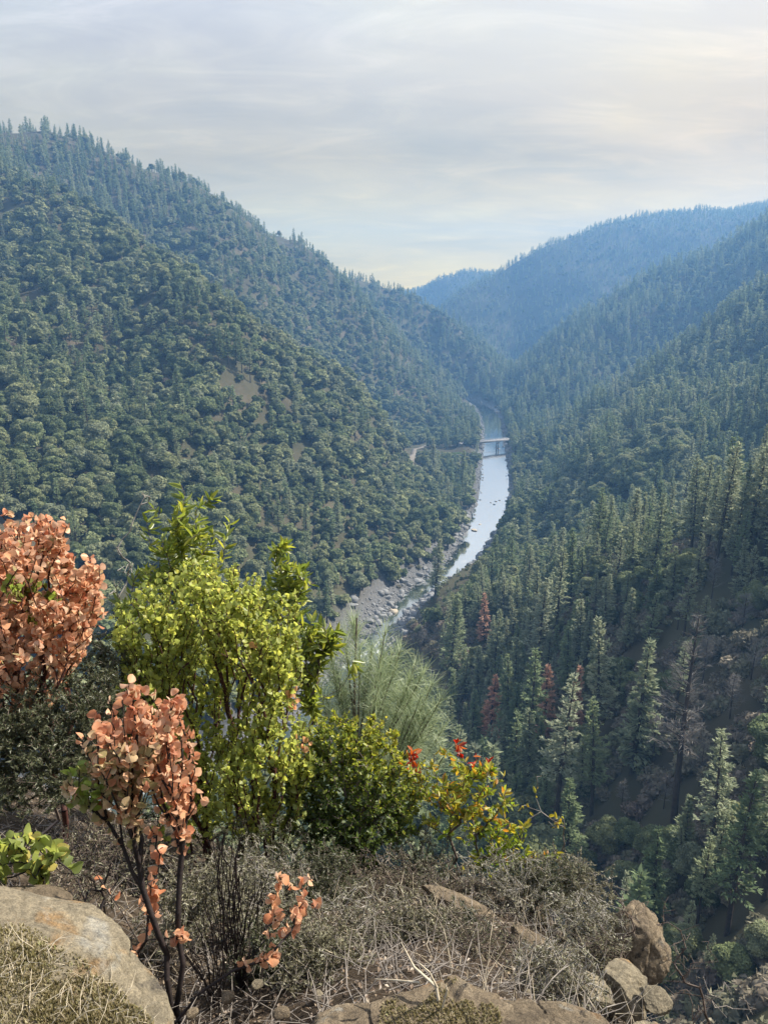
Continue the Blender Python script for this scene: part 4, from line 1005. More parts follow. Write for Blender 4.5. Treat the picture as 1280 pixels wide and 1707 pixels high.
def bark(name, a, b): 
    m = Mat(name); m.bsdf(m.ramp(m.noise(30, 6, 0.65), [(0.3, a), (0.7, b)]), 0.7, m.bump(m.noise(120, 5), 0.4, 0.004), 0.3); return m.m
M_REDBARK = bark('dark_red_bark', (0.030, 0.012, 0.010), (0.085, 0.030, 0.022)); M_BURNT = bark('burnt_bark', (0.010, 0.008, 0.008), (0.032, 0.022, 0.020))
M_TWIG = bark('grey_twig', (0.10, 0.085, 0.072), (0.27, 0.24, 0.21)); M_PALETWIG = bark('pale_twig', (0.16, 0.145, 0.125), (0.40, 0.37, 0.33)); M_BROWNTWIG = bark('brown_twig', (0.055, 0.040, 0.032), (0.15, 0.115, 0.095)); M_DRY = bark('dry_stalk', (0.30, 0.25, 0.17), (0.55, 0.48, 0.36))

def grow(bases, targets, step, rg, k=0.45, wob=0.18):
    """A branching skeleton from the bases out to every target. Returns segments and, per target, (tip, direction)."""
    P_ = [np.array(b, float) for b in bases]; par = [-1] * len(P_); pl = [0.0] * len(P_); dr = [np.array([0, 0, 1.])] * len(P_)
    tg = np.asarray(targets, float); b0 = np.mean(P_, 0); tips = []
    NP = np.zeros((60000, 3)); NP[:len(P_)] = P_; PL = np.zeros(60000); n = len(P_)
    for t in tg[np.argsort(np.linalg.norm(tg - b0, axis=1))]:
        dd = np.linalg.norm(NP[:n] - t, axis=1); i = int(np.argmin(dd + k * PL[:n] + 0.6 * np.maximum(NP[:n, 2] - t[2], 0)))
        D = dd[i]; m = max(2, int(D / step)); c = NP[i] + dr[i] * D * 0.45 + rg.normal(size=3) * D * wob * 0.5
        prev = i; last = NP[i]
        for j in range(1, m + 1):
            f = j / m; p = (1 - f) ** 2 * NP[i] + 2 * f * (1 - f) * c + f * f * t
            if j < m: p = p + rg.normal(size=3) * step * wob
            NP[n] = p; PL[n] = PL[prev] + np.linalg.norm(p - last); par.append(prev); dr.append(unit(p - last)); prev = n; last = p; n += 1
        tips.append((n - 1))
    par = np.array(par); return NP[:n], par, np.array(tips), np.array(dr), len(bases)
def stems(NP, par, r0, expo=2.3, rmax=0.05, kk=5):
    n = len(NP); acc = np.zeros(n); kids = np.zeros(n, int)
    for i in range(n - 1, -1, -1):
        if kids[i] == 0: acc[i] = r0 ** expo
        if par[i] >= 0: acc[par[i]] += acc[i]; kids[par[i]] += 1
    r = np.minimum(acc ** (1 / expo), rmax); ch = np.where(par >= 0)[0]
    return np.c_[NP[par[ch]], np.minimum(r[par[ch]], r[ch] * 1.35), NP[ch], r[ch]]
def oval_leaf(w=0.46, fold=0.12, n=3):
    ys = np.linspace(0, 1, n + 2); pr = np.sin(math.pi * ys ** 0.85) ** 0.75 * w
    V = [(0, y_, 0) for y_ in ys]; mid_ = len(V)
    for s_ in (-1, 1): V += [(s_ * pr[i], ys[i], fold * pr[i] * 1.2 + 0.05 * math.sin(3 * ys[i])) for i in range(1, n + 1)]
    F = []
    for s_ in (0, 1):
        o_ = mid_ + s_ * n
        F += [(0, o_, 1) if s_ else (0, 1, o_), (n, n + 1, o_ + n - 1) if not s_ else (n, o_ + n - 1, n + 1)]
        for i in range(1, n):
            q_ = (i, i + 1, o_ + i, o_ + i - 1)
            a_, b_, c_, d_ = q_
            F += [(a_, b_, c_), (a_, c_, d_)] if not s_ else [(a_, c_, b_), (a_, d_, c_)]
    return np.array(V), np.array(F)
ROUND = oval_leaf(0.47, 0.30, 3); LANCE = oval_leaf(0.13, 0.35, 4); OBLONG = oval_leaf(0.26, 0.25, 2)
def leaf_sites(NP, par, tips, dr, rg, per, span, size, upright=0.5, spread=0.9):
    """positions, stem directions, normals and lengths of leaves along the last stretch of every twig"""
    pos, yd, zd, ln = [], [], [], []
    for t in tips:
        chain = [NP[t]]; i = t; L = 0
        while par[i] >= 0 and L < span: L += np.linalg.norm(NP[i] - NP[par[i]]); i = par[i]; chain.append(NP[i])
        ch = np.array(chain); k = max(1, int(per * rg.uniform(0.6, 1.35)))
        f = rg.random(k) ** 1.3 * (len(ch) - 1); a = f.astype(int).clip(0, len(ch) - 2); q = ch[a] + (ch[a + 1] - ch[a]) * (f - a)[:, None]
        d = unit(dr[t] + np.array([0, 0, 0.25])); rad = rand_dirs(k, rg); rad = unit(rad - (rad @ d)[:, None] * d)
        y_ = unit(d * rg.uniform(0.25, 0.9, k)[:, None] + rad * spread); z_ = rand_dirs(k, rg); z_ = z_ * np.array([1, 1, 1 - upright])
        pos.append(q); yd.append(y_); zd.append(z_); ln.append(size * rg.uniform(0.65, 1.25, k))
    return np.concatenate(pos), np.concatenate(yd), np.concatenate(zd), np.concatenate(ln)
def blob(specs, n, rg, shell=0.45):
    """points in ellipsoids given where they stand: picture column and row, distance, half sizes in picture units, half depth"""
    w_ = np.array([s_[3] * s_[4] * s_[5] for s_ in specs], float) ** 0.75; pick = rg.choice(len(specs), n, p=w_ / w_.sum()); o = []
    for i in pick:
        u, v, d, ru, rv, rd_ = specs[i]; c = P(u, v, d); k = np.linalg.norm(c - [0, 0, CAMZ]) / 1280
        q = unit(rg.normal(size=3)) * rg.random() ** shell * np.array([ru * k, rd_, rv * k]); a = math.atan2(c[0], c[1])
        o.append(c + np.array([q[0] * math.cos(a) + q[1] * math.sin(a), -q[0] * math.sin(a) + q[1] * math.cos(a), q[2]]))
    return np.array(o)
def gpoint(u, v, d, sink=0.05):
    p = P(u, v, d); p[2] = hz(p[0], p[1]) - sink; return p
NT = 10
LEAFLIB = {}
def leaf_library(key, tpl, mat):
    if key not in LEAFLIB:
        LEAFLIB[key] = [make_mesh('leaf', tpl[0], tpl[1], [mat], True, None, np.full(len(tpl[1]), (k + 0.5) / NT)) for k in range(NT)]
    return LEAFLIB[key]
def put_leaves(root, base, key, tpl, mat, pos, yd, zd, ln, tint, singles=300, fol='foliage'):
    B = frames(yd, zd); sc = np.stack([ln, ln, ln], 1)
    dist = np.linalg.norm(pos - np.array([0, 0, CAMZ]), axis=1) - ln * 3
    o_ = np.argsort(dist); one, rest_ = o_[:singles], o_[singles:]
    lib = leaf_library(key, tpl, mat)
    for i in one:
        m4 = Matrix.Identity(4)
        for r_ in range(3):
            for c_ in range(3): m4[r_][c_] = float(B[i, r_, c_] * ln[i])
            m4[r_][3] = float(pos[i, r_] - base[r_])
        l_ = link('leaf', lib[int(np.clip(tint[i], 0, 0.999) * NT)], root); l_.matrix_basis = m4
    if len(rest_):
        V, F = scatter(tpl[0], tpl[1], B[rest_], pos[rest_] - base, ln[rest_])
        f_ = link(fol, make_mesh(fol, V, F, [mat], True, None, np.repeat(tint[rest_], len(tpl[1]))), root); f_['kind'] = 'stuff'
def woody(root, base, segs, mat, name='branches', k=5):
    segs = segs.copy(); segs[:, :3] -= base; segs[:, 4:7] -= base
    V, F = tubes(segs, k); return link(name, make_mesh(name, V, F, [mat], True), root)
def shrub(kind, label, base_uvd, specs, n, leafkey, tpl, lmat, bmat, per, size, seed, tintfn, r0=0.0016, rmax=0.03, nb=3, singles=300, shell=0.45, step=0.07, upright=0.6, span=0.10, cat='shrub', spread=0.9, bspread=0.10, kk=0.45, wob=0.18):
    rg = np.random.default_rng(seed); b = gpoint(*base_uvd)
    bases = [b + np.array([*rg.normal(size=2) * bspread, -0.05]) for _ in range(nb)]
    NP, par, tips, dr, nb_ = grow(bases, blob(specs, n, rg, shell), step, rg, kk, wob)
    root = empty(kind, tuple(b), label, cat)
    woody(root, b, stems(NP, par, r0, rmax=rmax), bmat)
    pos, yd, zd, ln = leaf_sites(NP, par, tips, dr, rg, per, span, size, upright, spread)
    put_leaves(root, b, leafkey, tpl, lmat, pos, yd, zd, ln, tintfn(pos, rg), singles)
    return root, b, (NP, par, tips, dr)
def near(pos, spots):
    """how near each leaf is to a spot of the picture (column, row, half size)"""
    u, v, _ = project(pos); m = np.zeros(len(pos), bool)
    for a, b, r in spots: m |= np.hypot(u - a, v - b) < r
    return m

# -- rocks
M_BOULDER = stone_mat('lichened_boulder', [(0.28, (0.085, 0.075, 0.060)), (0.45, (0.20, 0.172, 0.122)), (0.6, (0.28, 0.238, 0.165)), (0.78, (0.36, 0.32, 0.24))], 7.0, 0.9, 0.02,
    [(9, 0.58, 0.70, (0.27, 0.17, 0.08)), (14, 0.60, 0.70, (0.075, 0.066, 0.056)), (6, 0.60, 0.72, (0.34, 0.33, 0.29))])
M_BROWNROCK = stone_mat('brown_rock', [(0.28, (0.065, 0.053, 0.041)), (0.5, (0.20, 0.158, 0.108)), (0.75, (0.35, 0.29, 0.205))], 8.0, 1.0, 0.022,
    [(8, 0.60, 0.70, (0.20, 0.115, 0.055)), (17, 0.60, 0.68, (0.04, 0.035, 0.03)), (11, 0.62, 0.72, (0.26, 0.25, 0.22))])
def rock(name, label, u, v, d, rad, seed, mat, rot=(0, 0, 0), sub=5, rough=0.22, cuts=6, fine=0.035, dz=0, group=None):
    V, F = rock_geo(seed, sub, rad, rough, cuts, fine); o = link(name, make_mesh(name, V, F, [mat], True))
    p = P(u, v, d); o.location = (p[0], p[1], p[2] + dz); o.rotation_euler = rot; tag(o, label, 'rock', group); return o
rock('boulder', 'large pale lichen-spotted boulder with a smooth rounded top, nearest the eye', 0, 1765, 1.32, (0.37, 0.30, 0.19), 501, M_BOULDER, (R(8), R(20), R(-20)), rough=0.2, cuts=7, fine=0.03, sub=6)
rock('rock_slab', 'grey rock tip behind the large pale boulder under the round green leaves', 20, 1545, 1.75, (0.14, 0.13, 0.06), 502, M_BROWNROCK, (R(20), 0, 0.4))
rock('rock_slab', 'broad rough brown slab with moss on its top at the near edge', 745, 1750, 1.42, (0.27, 0.20, 0.11), 503, M_BROWNROCK, (R(4), R(6), 0.2), cuts=14, sub=6, fine=.06, rough=.32)
rock('rock_slab', 'flat tan slab left of the mossy brown slab', 575, 1765, 1.40, (0.16, 0.14, 0.09), 504, M_BROWNROCK, (0, R(-10), 0.7), cuts=14, rough=.3, fine=.05, sub=6)
rock('rock_slab', 'cracked ochre rock right of the mossy brown slab', 930, 1762, 1.45, (0.24, 0.16, 0.10), 505, M_BROWNROCK, (R(-6), R(12), -0.3), cuts=14, rough=.3, fine=.05, sub=6)
rock('rock_slab', 'smooth pale tan rock at the very edge below the bare twiggy shrubs', 1085, 1785, 1.46, (0.15, 0.13, 0.08), 506, M_BOULDER, (0, R(10), -0.2), cuts=14, rough=.3, fine=.05, sub=6)
rock('rock_outcrop', 'tall dark jagged outcrop hanging over the gulch', 1060, 1585, 2.95, (0.16, 0.17, 0.23), 507, M_BROWNROCK, (R(-10), R(12), 0.5), cuts=16, rough=0.34, fine=.06)
rock('rock_outcrop', 'grey angular rock below the jagged outcrop', 1040, 1655, 2.35, (0.13, 0.12, 0.09), 508, M_BOULDER, (R(10), R(25), 0.3), cuts=14, sub=5, fine=.06)
rock('rock_outcrop', 'small grey split stone stepping down to the right of the grey angular rock', 1088, 1668, 2.3, (0.07, 0.06, 0.06), 511, M_BOULDER, (0.3, 0.2, 0.9), cuts=12, fine=.06)
rock('rock_outcrop', 'low broken rock between the mossy slab and the grey angular rock', 965, 1655, 2.15, (0.12, 0.09, 0.06), 512, M_BOULDER, (0.2, 0.35, 0.1), cuts=13, fine=.06)
rock('rock_outcrop', 'low split rock among dry brush left of the grey angular rock', 930, 1625, 2.5, (0.17, 0.14, 0.09), 509, M_BROWNROCK, (R(8), R(28), 0.2), cuts=8)
rock('rock_outcrop', 'rock ledge half hidden under dry brush on the crest', 800, 1560, 3.0, (0.24, 0.16, 0.08), 510, M_BROWNROCK, (R(10), R(30), 0.1), cuts=8)
rock('rock_ledge', 'long thin rock ledge running down the crest under the red-tipped shrub', 770, 1505, 2.85, (0.22, 0.10, 0.06), 515, M_BROWNROCK, (R(4), R(26), -0.25), cuts=13, fine=.06, dz=-.03)
rock('rock_ledge', 'weathered ledge running from the crest towards the jagged outcrop', 900, 1580, 2.6, (0.19, 0.10, 0.06), 516, M_BROWNROCK, (R(6), R(30), -0.2), cuts=13, fine=.06, dz=-.03)
for k, (u, v, d, s_) in enumerate(((940, 1565, 2.75, .035), (690, 1515, 3.05, .03), (985, 1625, 2.4, .04), (470, 1690, 1.65, .05), (430, 1640, 1.95, .045), (380, 1660, 1.85, .05), (880, 1655, 2.0, .03), (320, 1690, 1.75, .04), (530, 1660, 1.8, .04))):
    rock('loose_stone', ('white stone', 'pale stone', 'grey stone', 'brown stone')[k % 4] + ' lying in the dry litter ' + ('right of the outcrop ledge', 'above the dry brush', 'below the outcrop', 'at the foot of the dark stems', 'beside the lone orange twig', 'between the burnt stems', 'behind the mossy slab', 'beside the large boulder', 'left of the flat tan slab')[k], u, v, d, (s_ * .5, s_ * .4, s_ * .3), 520 + k, (M_BOULDER, M_BROWNROCK)[k % 2], (0, 0, k), sub=3)

# -- the shrubs with big leaves
def t_rust(spots):
    def f(pos, rg):
        t = np.clip(rg.normal(0.36, 0.20, len(pos)), 0.0, 0.70); g_ = near(pos, spots) & (rg.random(len(pos)) < 0.8)
        u, v, _ = project(pos); return np.where(g_, rg.uniform(0.82, 1.0, len(pos)), t)
    return f
shrub('manzanita_shrub', 'tall manzanita at the left covered in dead salmon-orange round leaves', (40, 1300, 3.3), [(35, 935, 3.1, 70, 85, .28), (105, 1000, 3.1, 75, 75, .28), (40, 1060, 3.1, 95, 85, .3), (135, 985, 3.1, 42, 62, .2), (-70, 980, 3.2, 100, 120, .3), (90, 875, 3.1, 22, 30, .12), (20, 1140, 3.1, 80, 40, .2)],
      560, 'rust', ROUND, M_RUST, M_REDBARK, 13, 0.029, 601, t_rust([(33, 985, 22), (72, 985, 14), (52, 1035, 12), (88, 1000, 10), (20, 975, 14)]), nb=6, rmax=0.014, kk=0.8, bspread=0.16)
shrub('manzanita_shrub', 'big yellow-green manzanita with dark red trunks in the middle', (360, 1420, 3.7), [(340, 1010, 3.7, 115, 70, .38), (425, 1040, 3.7, 85, 75, .35), (270, 1050, 3.7, 75, 80, .33), (460, 1110, 3.6, 55, 70, .3), (240, 1130, 3.6, 50, 50, .3), (455, 1210, 3.5, 65, 75, .3), (400, 1260, 3.4, 50, 50, .25), (330, 1120, 3.9, 110, 60, .25), (490, 1270, 3.5, 35, 40, .2), (350, 960, 3.7, 60, 25, .2), (300, 1220, 3.7, 100, 60, .3), (390, 1330, 3.5, 70, 50, .25), (210, 1060, 3.7, 25, 50, .2), (320, 1330, 3.7, 70, 55, .25), (455, 1340, 3.5, 60, 50, .22)],
      1600, 'green', ROUND, M_GREEN, M_REDBARK, 11, 0.028, 602, lambda p, rg: np.where(near(p, [(500, 1165, 20), (520, 1195, 12), (430, 1075, 7), (505, 1240, 14)]) & (rg.random(len(p)) < .7), 0.99, np.clip(rg.normal(0.52, 0.22, len(p)), 0, 0.9)), nb=6, rmax=0.018, kk=0.85, bspread=0.2)
fr = [(225, 1205, 2.1, 75, 45, .15), (270, 1230, 2.1, 48, 55, .14), (190, 1265, 2.1, 60, 45, .14), (235, 1290, 2.1, 70, 35, .14), (300, 1320, 2.1, 36, 45, .1), (130, 1290, 2.1, 32, 24, .08), (145, 1330, 2.1, 25, 25, .08), (290, 1165, 2.1, 12, 22, .05), (215, 1160, 2.1, 14, 20, .05), (320, 1260, 2.1, 18, 18, .05)]
def t_front(pos, rg):
    u, v, _ = project(pos); t = np.clip(rg.normal(0.28, 0.18, len(pos)), 0.0, 0.68)
    lowleft = (v > 1245) & (u < 262); t = np.where(lowleft & (rg.random(len(pos)) < 0.75), rg.uniform(0.60, 0.80, len(pos)), t)  # most lower left leaves tinted beige to olive
    gl = near(pos, [(125, 1285, 22), (150, 1335, 26), (138, 1300, 18)]); t = np.where(gl, rg.uniform(0.76, 0.98, len(pos)), t)
    return np.where(near(pos, [(165, 1185, 18)]), rg.uniform(0, 0.15, len(pos)), t)
shrub('manzanita_shrub', 'front manzanita with orange leaves, olive low on the left, on slim dark stems', (292, 1730, 1.86), fr, 230, 'rust', ROUND, M_RUST, M_BURNT, 10, 0.027, 603, t_front, nb=6, rmax=0.009, bspread=0.05, kk=0.9, wob=0.09)
shrub('manzanita_shrub', 'small orange-leaved manzanita sprout leaning out low to the right of dark stems', (360, 1740, 1.84), [(490, 1500, 1.95, 38, 42, .08), (465, 1540, 1.95, 30, 30, .07), (505, 1475, 1.95, 14, 18, .04), (455, 1590, 1.9, 14, 24, .05)], 22, 'rust', ROUND, M_RUST, M_BURNT, 6, 0.030, 604, lambda p, rg: np.clip(rg.normal(0.28, 0.14, len(p)), 0.02, 0.6), nb=1, rmax=0.007, kk=0.2, singles=200)
shrub('manzanita_shrub', 'low red-leaved sprout in the shade at the foot of the front manzanita', (235, 1600, 2.15), [(165, 1455, 2.25, 22, 18, .05), (255, 1490, 2.1, 25, 45, .06), (262, 1420, 2.1, 18, 40, .06), (300, 1565, 1.95, 12, 15, .03)], 18, 'rust', ROUND, M_RUST, M_BURNT, 5, 0.03, 605, lambda p, rg: rg.uniform(0.0, 0.35, len(p)), nb=2, rmax=0.006, singles=120)
shrub('manzanita_shrub', 'small grey-green round-leaved manzanita behind the large pale boulder', (40, 1520, 1.95), [(35, 1435, 1.85, 60, 38, .10), (80, 1450, 1.85, 34, 34, .08), (10, 1420, 1.85, 50, 30, .1), (75, 1400, 1.85, 20, 16, .05)], 30, 'green', ROUND, M_GREEN, M_BURNT, 7, 0.034, 606, lambda p, rg: np.where(rg.random(len(p)) < 0.12, 0.99, np.clip(rg.normal(0.25, 0.2, len(p)), 0, 0.8)), nb=3, rmax=0.008)
# -- lance-leaved laurels behind
lt = lambda p, rg: np.clip(rg.normal(0.55, 0.25, len(p)), 0, 1)
shrub('laurel_shrub', 'tall lance-leaved laurel rising behind the big yellow-green manzanita', (330, 1420, 4.7), [(300, 890, 4.4, 48, 62, .2), (350, 915, 4.4, 34, 40, .18), (262, 950, 4.4, 40, 55, .2), (300, 820, 4.4, 10, 26, .06), (250, 845, 4.4, 10, 12, .05), (215, 1040, 4.4, 30, 55, .2), (345, 830, 4.4, 8, 10, .05), (380, 880, 4.4, 12, 16, .06), (300, 960, 4.4, 80, 40, .2), (302, 795, 4.4, 4, 8, .03), (352, 828, 4.4, 5, 6, .03), (240, 838, 4.4, 5, 6, .03)], 120, 'laurel', LANCE, M_LAUREL, M_BROWNTWIG, 9, 0.078, 607, lt, nb=3, rmax=0.013, upright=0.1, span=0.12, spread=0.75)
shrub('laurel_shrub', 'lance-leaved laurel between the big manzanita and the pale young pine', (470, 1430, 4.7), [(470, 945, 4.4, 16, 40, .1), (492, 985, 4.4, 24, 40, .12), (520, 1065, 4.3, 36, 38, .14), (452, 1000, 4.4, 30, 40, .15), (500, 1120, 4.3, 34, 40, .14), (550, 1075, 4.3, 14, 16, .06), (520, 975, 4.4, 8, 12, .05), (535, 1010, 4.4, 10, 14, .05), (583, 1112, 4.2, 7, 14, .03), (520, 1170, 4.2, 22, 26, .1), (470, 915, 4.4, 10, 12, .05), (500, 950, 4.4, 10, 14, .05), (555, 1060, 4.3, 16, 14, .06)], 140, 'laurel', LANCE, M_LAUREL, M_BROWNTWIG, 11, 0.078, 608, lt, nb=3, rmax=0.012, upright=0.1, span=0.12, spread=0.75)
# -- dense small-leaved bush
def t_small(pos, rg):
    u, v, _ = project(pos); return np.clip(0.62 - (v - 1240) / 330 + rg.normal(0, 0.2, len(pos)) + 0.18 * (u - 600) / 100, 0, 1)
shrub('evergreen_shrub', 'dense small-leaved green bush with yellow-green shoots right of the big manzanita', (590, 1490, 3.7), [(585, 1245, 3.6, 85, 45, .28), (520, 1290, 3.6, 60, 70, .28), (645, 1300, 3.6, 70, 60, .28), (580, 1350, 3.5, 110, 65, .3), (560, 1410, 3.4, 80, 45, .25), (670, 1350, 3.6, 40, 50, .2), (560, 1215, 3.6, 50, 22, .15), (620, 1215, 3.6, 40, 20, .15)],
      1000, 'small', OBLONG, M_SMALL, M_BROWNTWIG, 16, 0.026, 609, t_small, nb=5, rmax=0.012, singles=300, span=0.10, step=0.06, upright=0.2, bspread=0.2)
# -- thin shrub turning yellow and red
def t_turn(pos, rg):
    u, v, _ = project(pos); t = np.clip(rg.normal(0.42, 0.2, len(pos)), 0, 0.78); t = np.where(near(pos, [(692, 1265, 26), (762, 1248, 18), (802, 1255, 24), (775, 1255, 14)]), rg.uniform(0.85, 1, len(pos)), t)
    return np.where((v > 1385) & (rg.random(len(pos)) < .7), rg.uniform(0, 0.35, len(pos)), t)
shrub('toyon_shrub', 'thin shrub with yellow, green and red-tipped leaves on the crest', (790, 1500, 3.7), [(745, 1305, 3.6, 60, 40, .2), (810, 1290, 3.6, 45, 28, .15), (692, 1265, 3.6, 22, 14, .08), (802, 1256, 3.6, 22, 9, .06), (765, 1248, 3.6, 14, 8, .05), (770, 1360, 3.5, 70, 40, .2), (845, 1385, 3.5, 45, 30, .15), (900, 1425, 3.5, 50, 20, .14), (830, 1430, 3.4, 50, 25, .14), (840, 1330, 3.5, 20, 25, .08)],
      210, 'turn', oval_leaf(0.2, 0.3, 3), M_AUTUMN, M_BROWNTWIG, 8, 0.042, 610, t_turn, nb=5, rmax=0.008, span=0.1, bspread=0.22, upright=0.1)
shrub('toyon_shrub', 'lone wispy yellow-tipped stem right of the thin red-tipped shrub', (900, 1475, 3.7), [(905, 1300, 3.6, 14, 6, .03), (925, 1375, 3.6, 14, 20, .05), (880, 1350, 3.6, 12, 12, .05)], 12, 'turn', oval_leaf(0.2, 0.3, 3), M_AUTUMN, M_TWIG, 3, 0.036, 611, lambda p, rg: rg.uniform(0.4, 0.7, len(p)), nb=1, rmax=0.005, span=0.06, singles=60)
# -- olive chamise on the left, fine-leaved
FLECK = (np.array([(-.2, 0, 0), (.2, 0, 0), (0, 1, .1)]), np.array([(0, 1, 2)]))
rtint = lambda p, rg: rg.random(len(p))
def brush(kind, label, base, specs, n, per, size, seed, lmat, bmat, r0=0.0011, rmax=0.008, nb=6, span=0.14, shell=0.5, bspread=0.15, k=3, kk=0.35, step=0.06, wob=0.3, cat='shrub', group=None):
    rg = np.random.default_rng(seed); b = gpoint(*base); bases = [b + np.array([*rg.normal(size=2) * bspread, -0.04]) for _ in range(nb)]
    NP, par, tips, dr, _ = grow(bases, blob(specs, n, rg, shell), step, rg, kk, wob)
    root = empty(kind, tuple(b), label, cat, group); woody(root, b, stems(NP, par, r0, rmax=rmax), bmat, 'branches', k)
    if per:
        pos, yd, zd, ln = leaf_sites(NP, par, tips, dr, rg, per, span, size, 0.1, 1.0)
        V, F = scatter(*FLECK, frames(yd, zd), pos - b, ln); f_ = link('foliage', make_mesh('foliage', V, F, [lmat], False, None, rg.random(len(F))), root); f_['kind'] = 'stuff'
    return root
brush('chamise_shrub', 'grey-olive fine-leaved brush below the tall salmon-orange manzanita', (60, 1400, 3.2), [(60, 1190, 2.9, 85, 60, .25), (150, 1170, 2.95, 60, 55, .2), (40, 1280, 2.8, 90, 60, .25), (130, 1270, 2.9, 70, 50, .22), (-60, 1230, 2.9, 80, 80, .25)], 1400, 45, 0.016, 620, M_OLIVE, M_BROWNTWIG, nb=7, bspread=.25)
brush('chamise_shrub', 'grey-olive brush in the gap left of the big yellow-green manzanita', (190, 1420, 3.9), [(175, 1100, 3.7, 45, 50, .2), (210, 1170, 3.7, 50, 60, .2), (160, 1240, 3.6, 60, 50, .2)], 700, 40, 0.015, 621, M_OLIVE, M_TWIG, nb=5, bspread=.2)
brush('chamise_shrub', 'dark brush between the trunks of the big yellow-green manzanita', (370, 1480, 4.2), [(330, 1290, 4.1, 110, 60, .2), (430, 1330, 4.0, 80, 60, .2), (260, 1340, 3.9, 80, 60, .2), (360, 1390, 3.8, 110, 40, .2)], 520, 28, 0.014, 623, M_OLIVE, M_BROWNTWIG, nb=7, bspread=.25)
brush('chamise_shrub', 'dark shaded brush under the dense small-leaved bush', (470, 1530, 3.2), [(430, 1420, 3.2, 80, 60, .2), (520, 1450, 3.1, 80, 45, .2), (390, 1500, 2.8, 60, 50, .2)], 600, 30, 0.014, 622, M_OLIVE, M_BROWNTWIG, nb=6, bspread=.25)
# -- grey dry brush on the crest
DB = [((600, 1600, 2.5), (600, 1545, 2.5, 95, 60, .2), 'left of the rock ledge'), ((690, 1610, 2.45), (690, 1560, 2.45, 90, 55, .2), 'just behind the mossy slab'), ((720, 1530, 3.1), (720, 1480, 3.05, 90, 45, .22), 'under the red-tipped shrub'),
      ((850, 1520, 3.2), (850, 1475, 3.1, 85, 45, .22), 'on the crest below the yellow leaves'), ((930, 1510, 3.3), (945, 1480, 3.25, 75, 45, .2), 'at the right end of the crest'), ((820, 1620, 2.35), (800, 1585, 2.3, 90, 45, .18), 'right of the mossy slab top'),
      ((980, 1570, 2.9), (985, 1540, 2.85, 60, 40, .18), 'left of the jagged outcrop'), ((540, 1660, 2.0), (540, 1610, 2.0, 70, 50, .14), 'behind the flat tan slab'), ((620, 1490, 3.2), (610, 1465, 3.15, 90, 40, .2), 'at the foot of the dense bush'), ((905, 1660, 2.05), (930, 1625, 2.1, 70, 40, .14), 'in front of the split rock'),
      ((330, 1600, 2.4), (320, 1500, 2.5, 100, 60, .2), 'behind the burnt stems'), ((160, 1560, 2.6), (160, 1430, 2.7, 90, 60, .2), 'behind the small round-leaved manzanita'), ((420, 1600, 2.6), (420, 1470, 2.7, 80, 60, .2), 'under the big manzanita'),
      ((480, 1620, 2.3), (480, 1560, 2.3, 70, 50, .16), 'below the orange sprout'), ((1010, 1650, 2.5), (1000, 1600, 2.5, 40, 40, .12), 'on the grey angular rock')]
for k, (b_, s_, w_) in enumerate(DB):
    brush('dry_brush', ('grey tangled dry brush ', 'brownish leafless brush ')[k % 2] + w_, b_, [s_], 330, (16, 26, 10)[k % 3], (0.013, 0.015, 0.012)[k % 3], 630 + k, M_GREY, (M_PALETWIG, M_TWIG, M_BROWNTWIG)[k % 3], nb=9, bspread=.14, kk=0.15, wob=0.5, r0=0.0009, rmax=0.005)
for k, (b_, s_, w_) in enumerate((((540, 1530, 3.0), (535, 1475, 3.0, 75, 45, .2), 'below the dense small-leaved bush'), ((700, 1490, 3.3), (700, 1440, 3.3, 70, 40, .2), 'at the foot of the thin red-tipped shrub'), ((890, 1510, 3.2), (900, 1460, 3.2, 70, 35, .18), 'under the lowest yellow-green leaves'), ((760, 1600, 2.5), (770, 1560, 2.5, 60, 35, .14), 'half way down to the mossy slab'), ((450, 1650, 2.1), (440, 1590, 2.15, 60, 45, .14), 'at the foot of the burnt stems'))):
    brush('chamise_shrub', 'low olive-green fine-leaved brush ' + w_, b_, [s_], 260, 30, 0.014, 660 + k, M_OLIVE, M_TWIG, nb=5, bspread=.16)
# -- bare upright twigs
brush('bare_shrub', 'bare twiggy shrub right of the jagged outcrop', (1140, 1700, 2.9), [(1130, 1590, 2.9, 45, 70, .14), (1150, 1640, 2.9, 45, 50, .14), (1110, 1520, 2.9, 12, 45, .06)], 60, 0, 0, 650, M_GREY, M_BROWNTWIG, nb=6, rmax=0.006, kk=0.2, wob=0.3)
brush('bare_shrub', 'slim bare stems in front of the jagged outcrop', (1045, 1680, 2.7), [(1045, 1540, 2.7, 22, 50, .06), (1035, 1500, 2.7, 14, 30, .05)], 26, 3, 0.009, 651, M_GREY, M_BROWNTWIG, nb=4, rmax=0.005, kk=0.2)
brush('bare_shrub', 'bare pale twigs at the lower right corner beyond the edge', (1230, 1780, 3.0), [(1240, 1670, 3.0, 30, 30, .1), (1190, 1660, 3.0, 25, 30, .1)], 22, 0, 0, 652, M_GREY, M_TWIG, nb=3, rmax=0.005, kk=0.2)
brush('burnt_shrub', 'upright burnt black stems between the front manzanita and its orange sprout', (375, 1730, 1.95), [(390, 1470, 2.1, 60, 80, .14), (340, 1560, 2.05, 50, 60, .12), (430, 1560, 2.1, 50, 60, .12), (370, 1390, 2.3, 40, 40, .1)], 75, 0, 0, 653, M_GREY, M_BURNT, nb=14, rmax=0.008, r0=0.0018, kk=1.0, bspread=.12, wob=0.09)
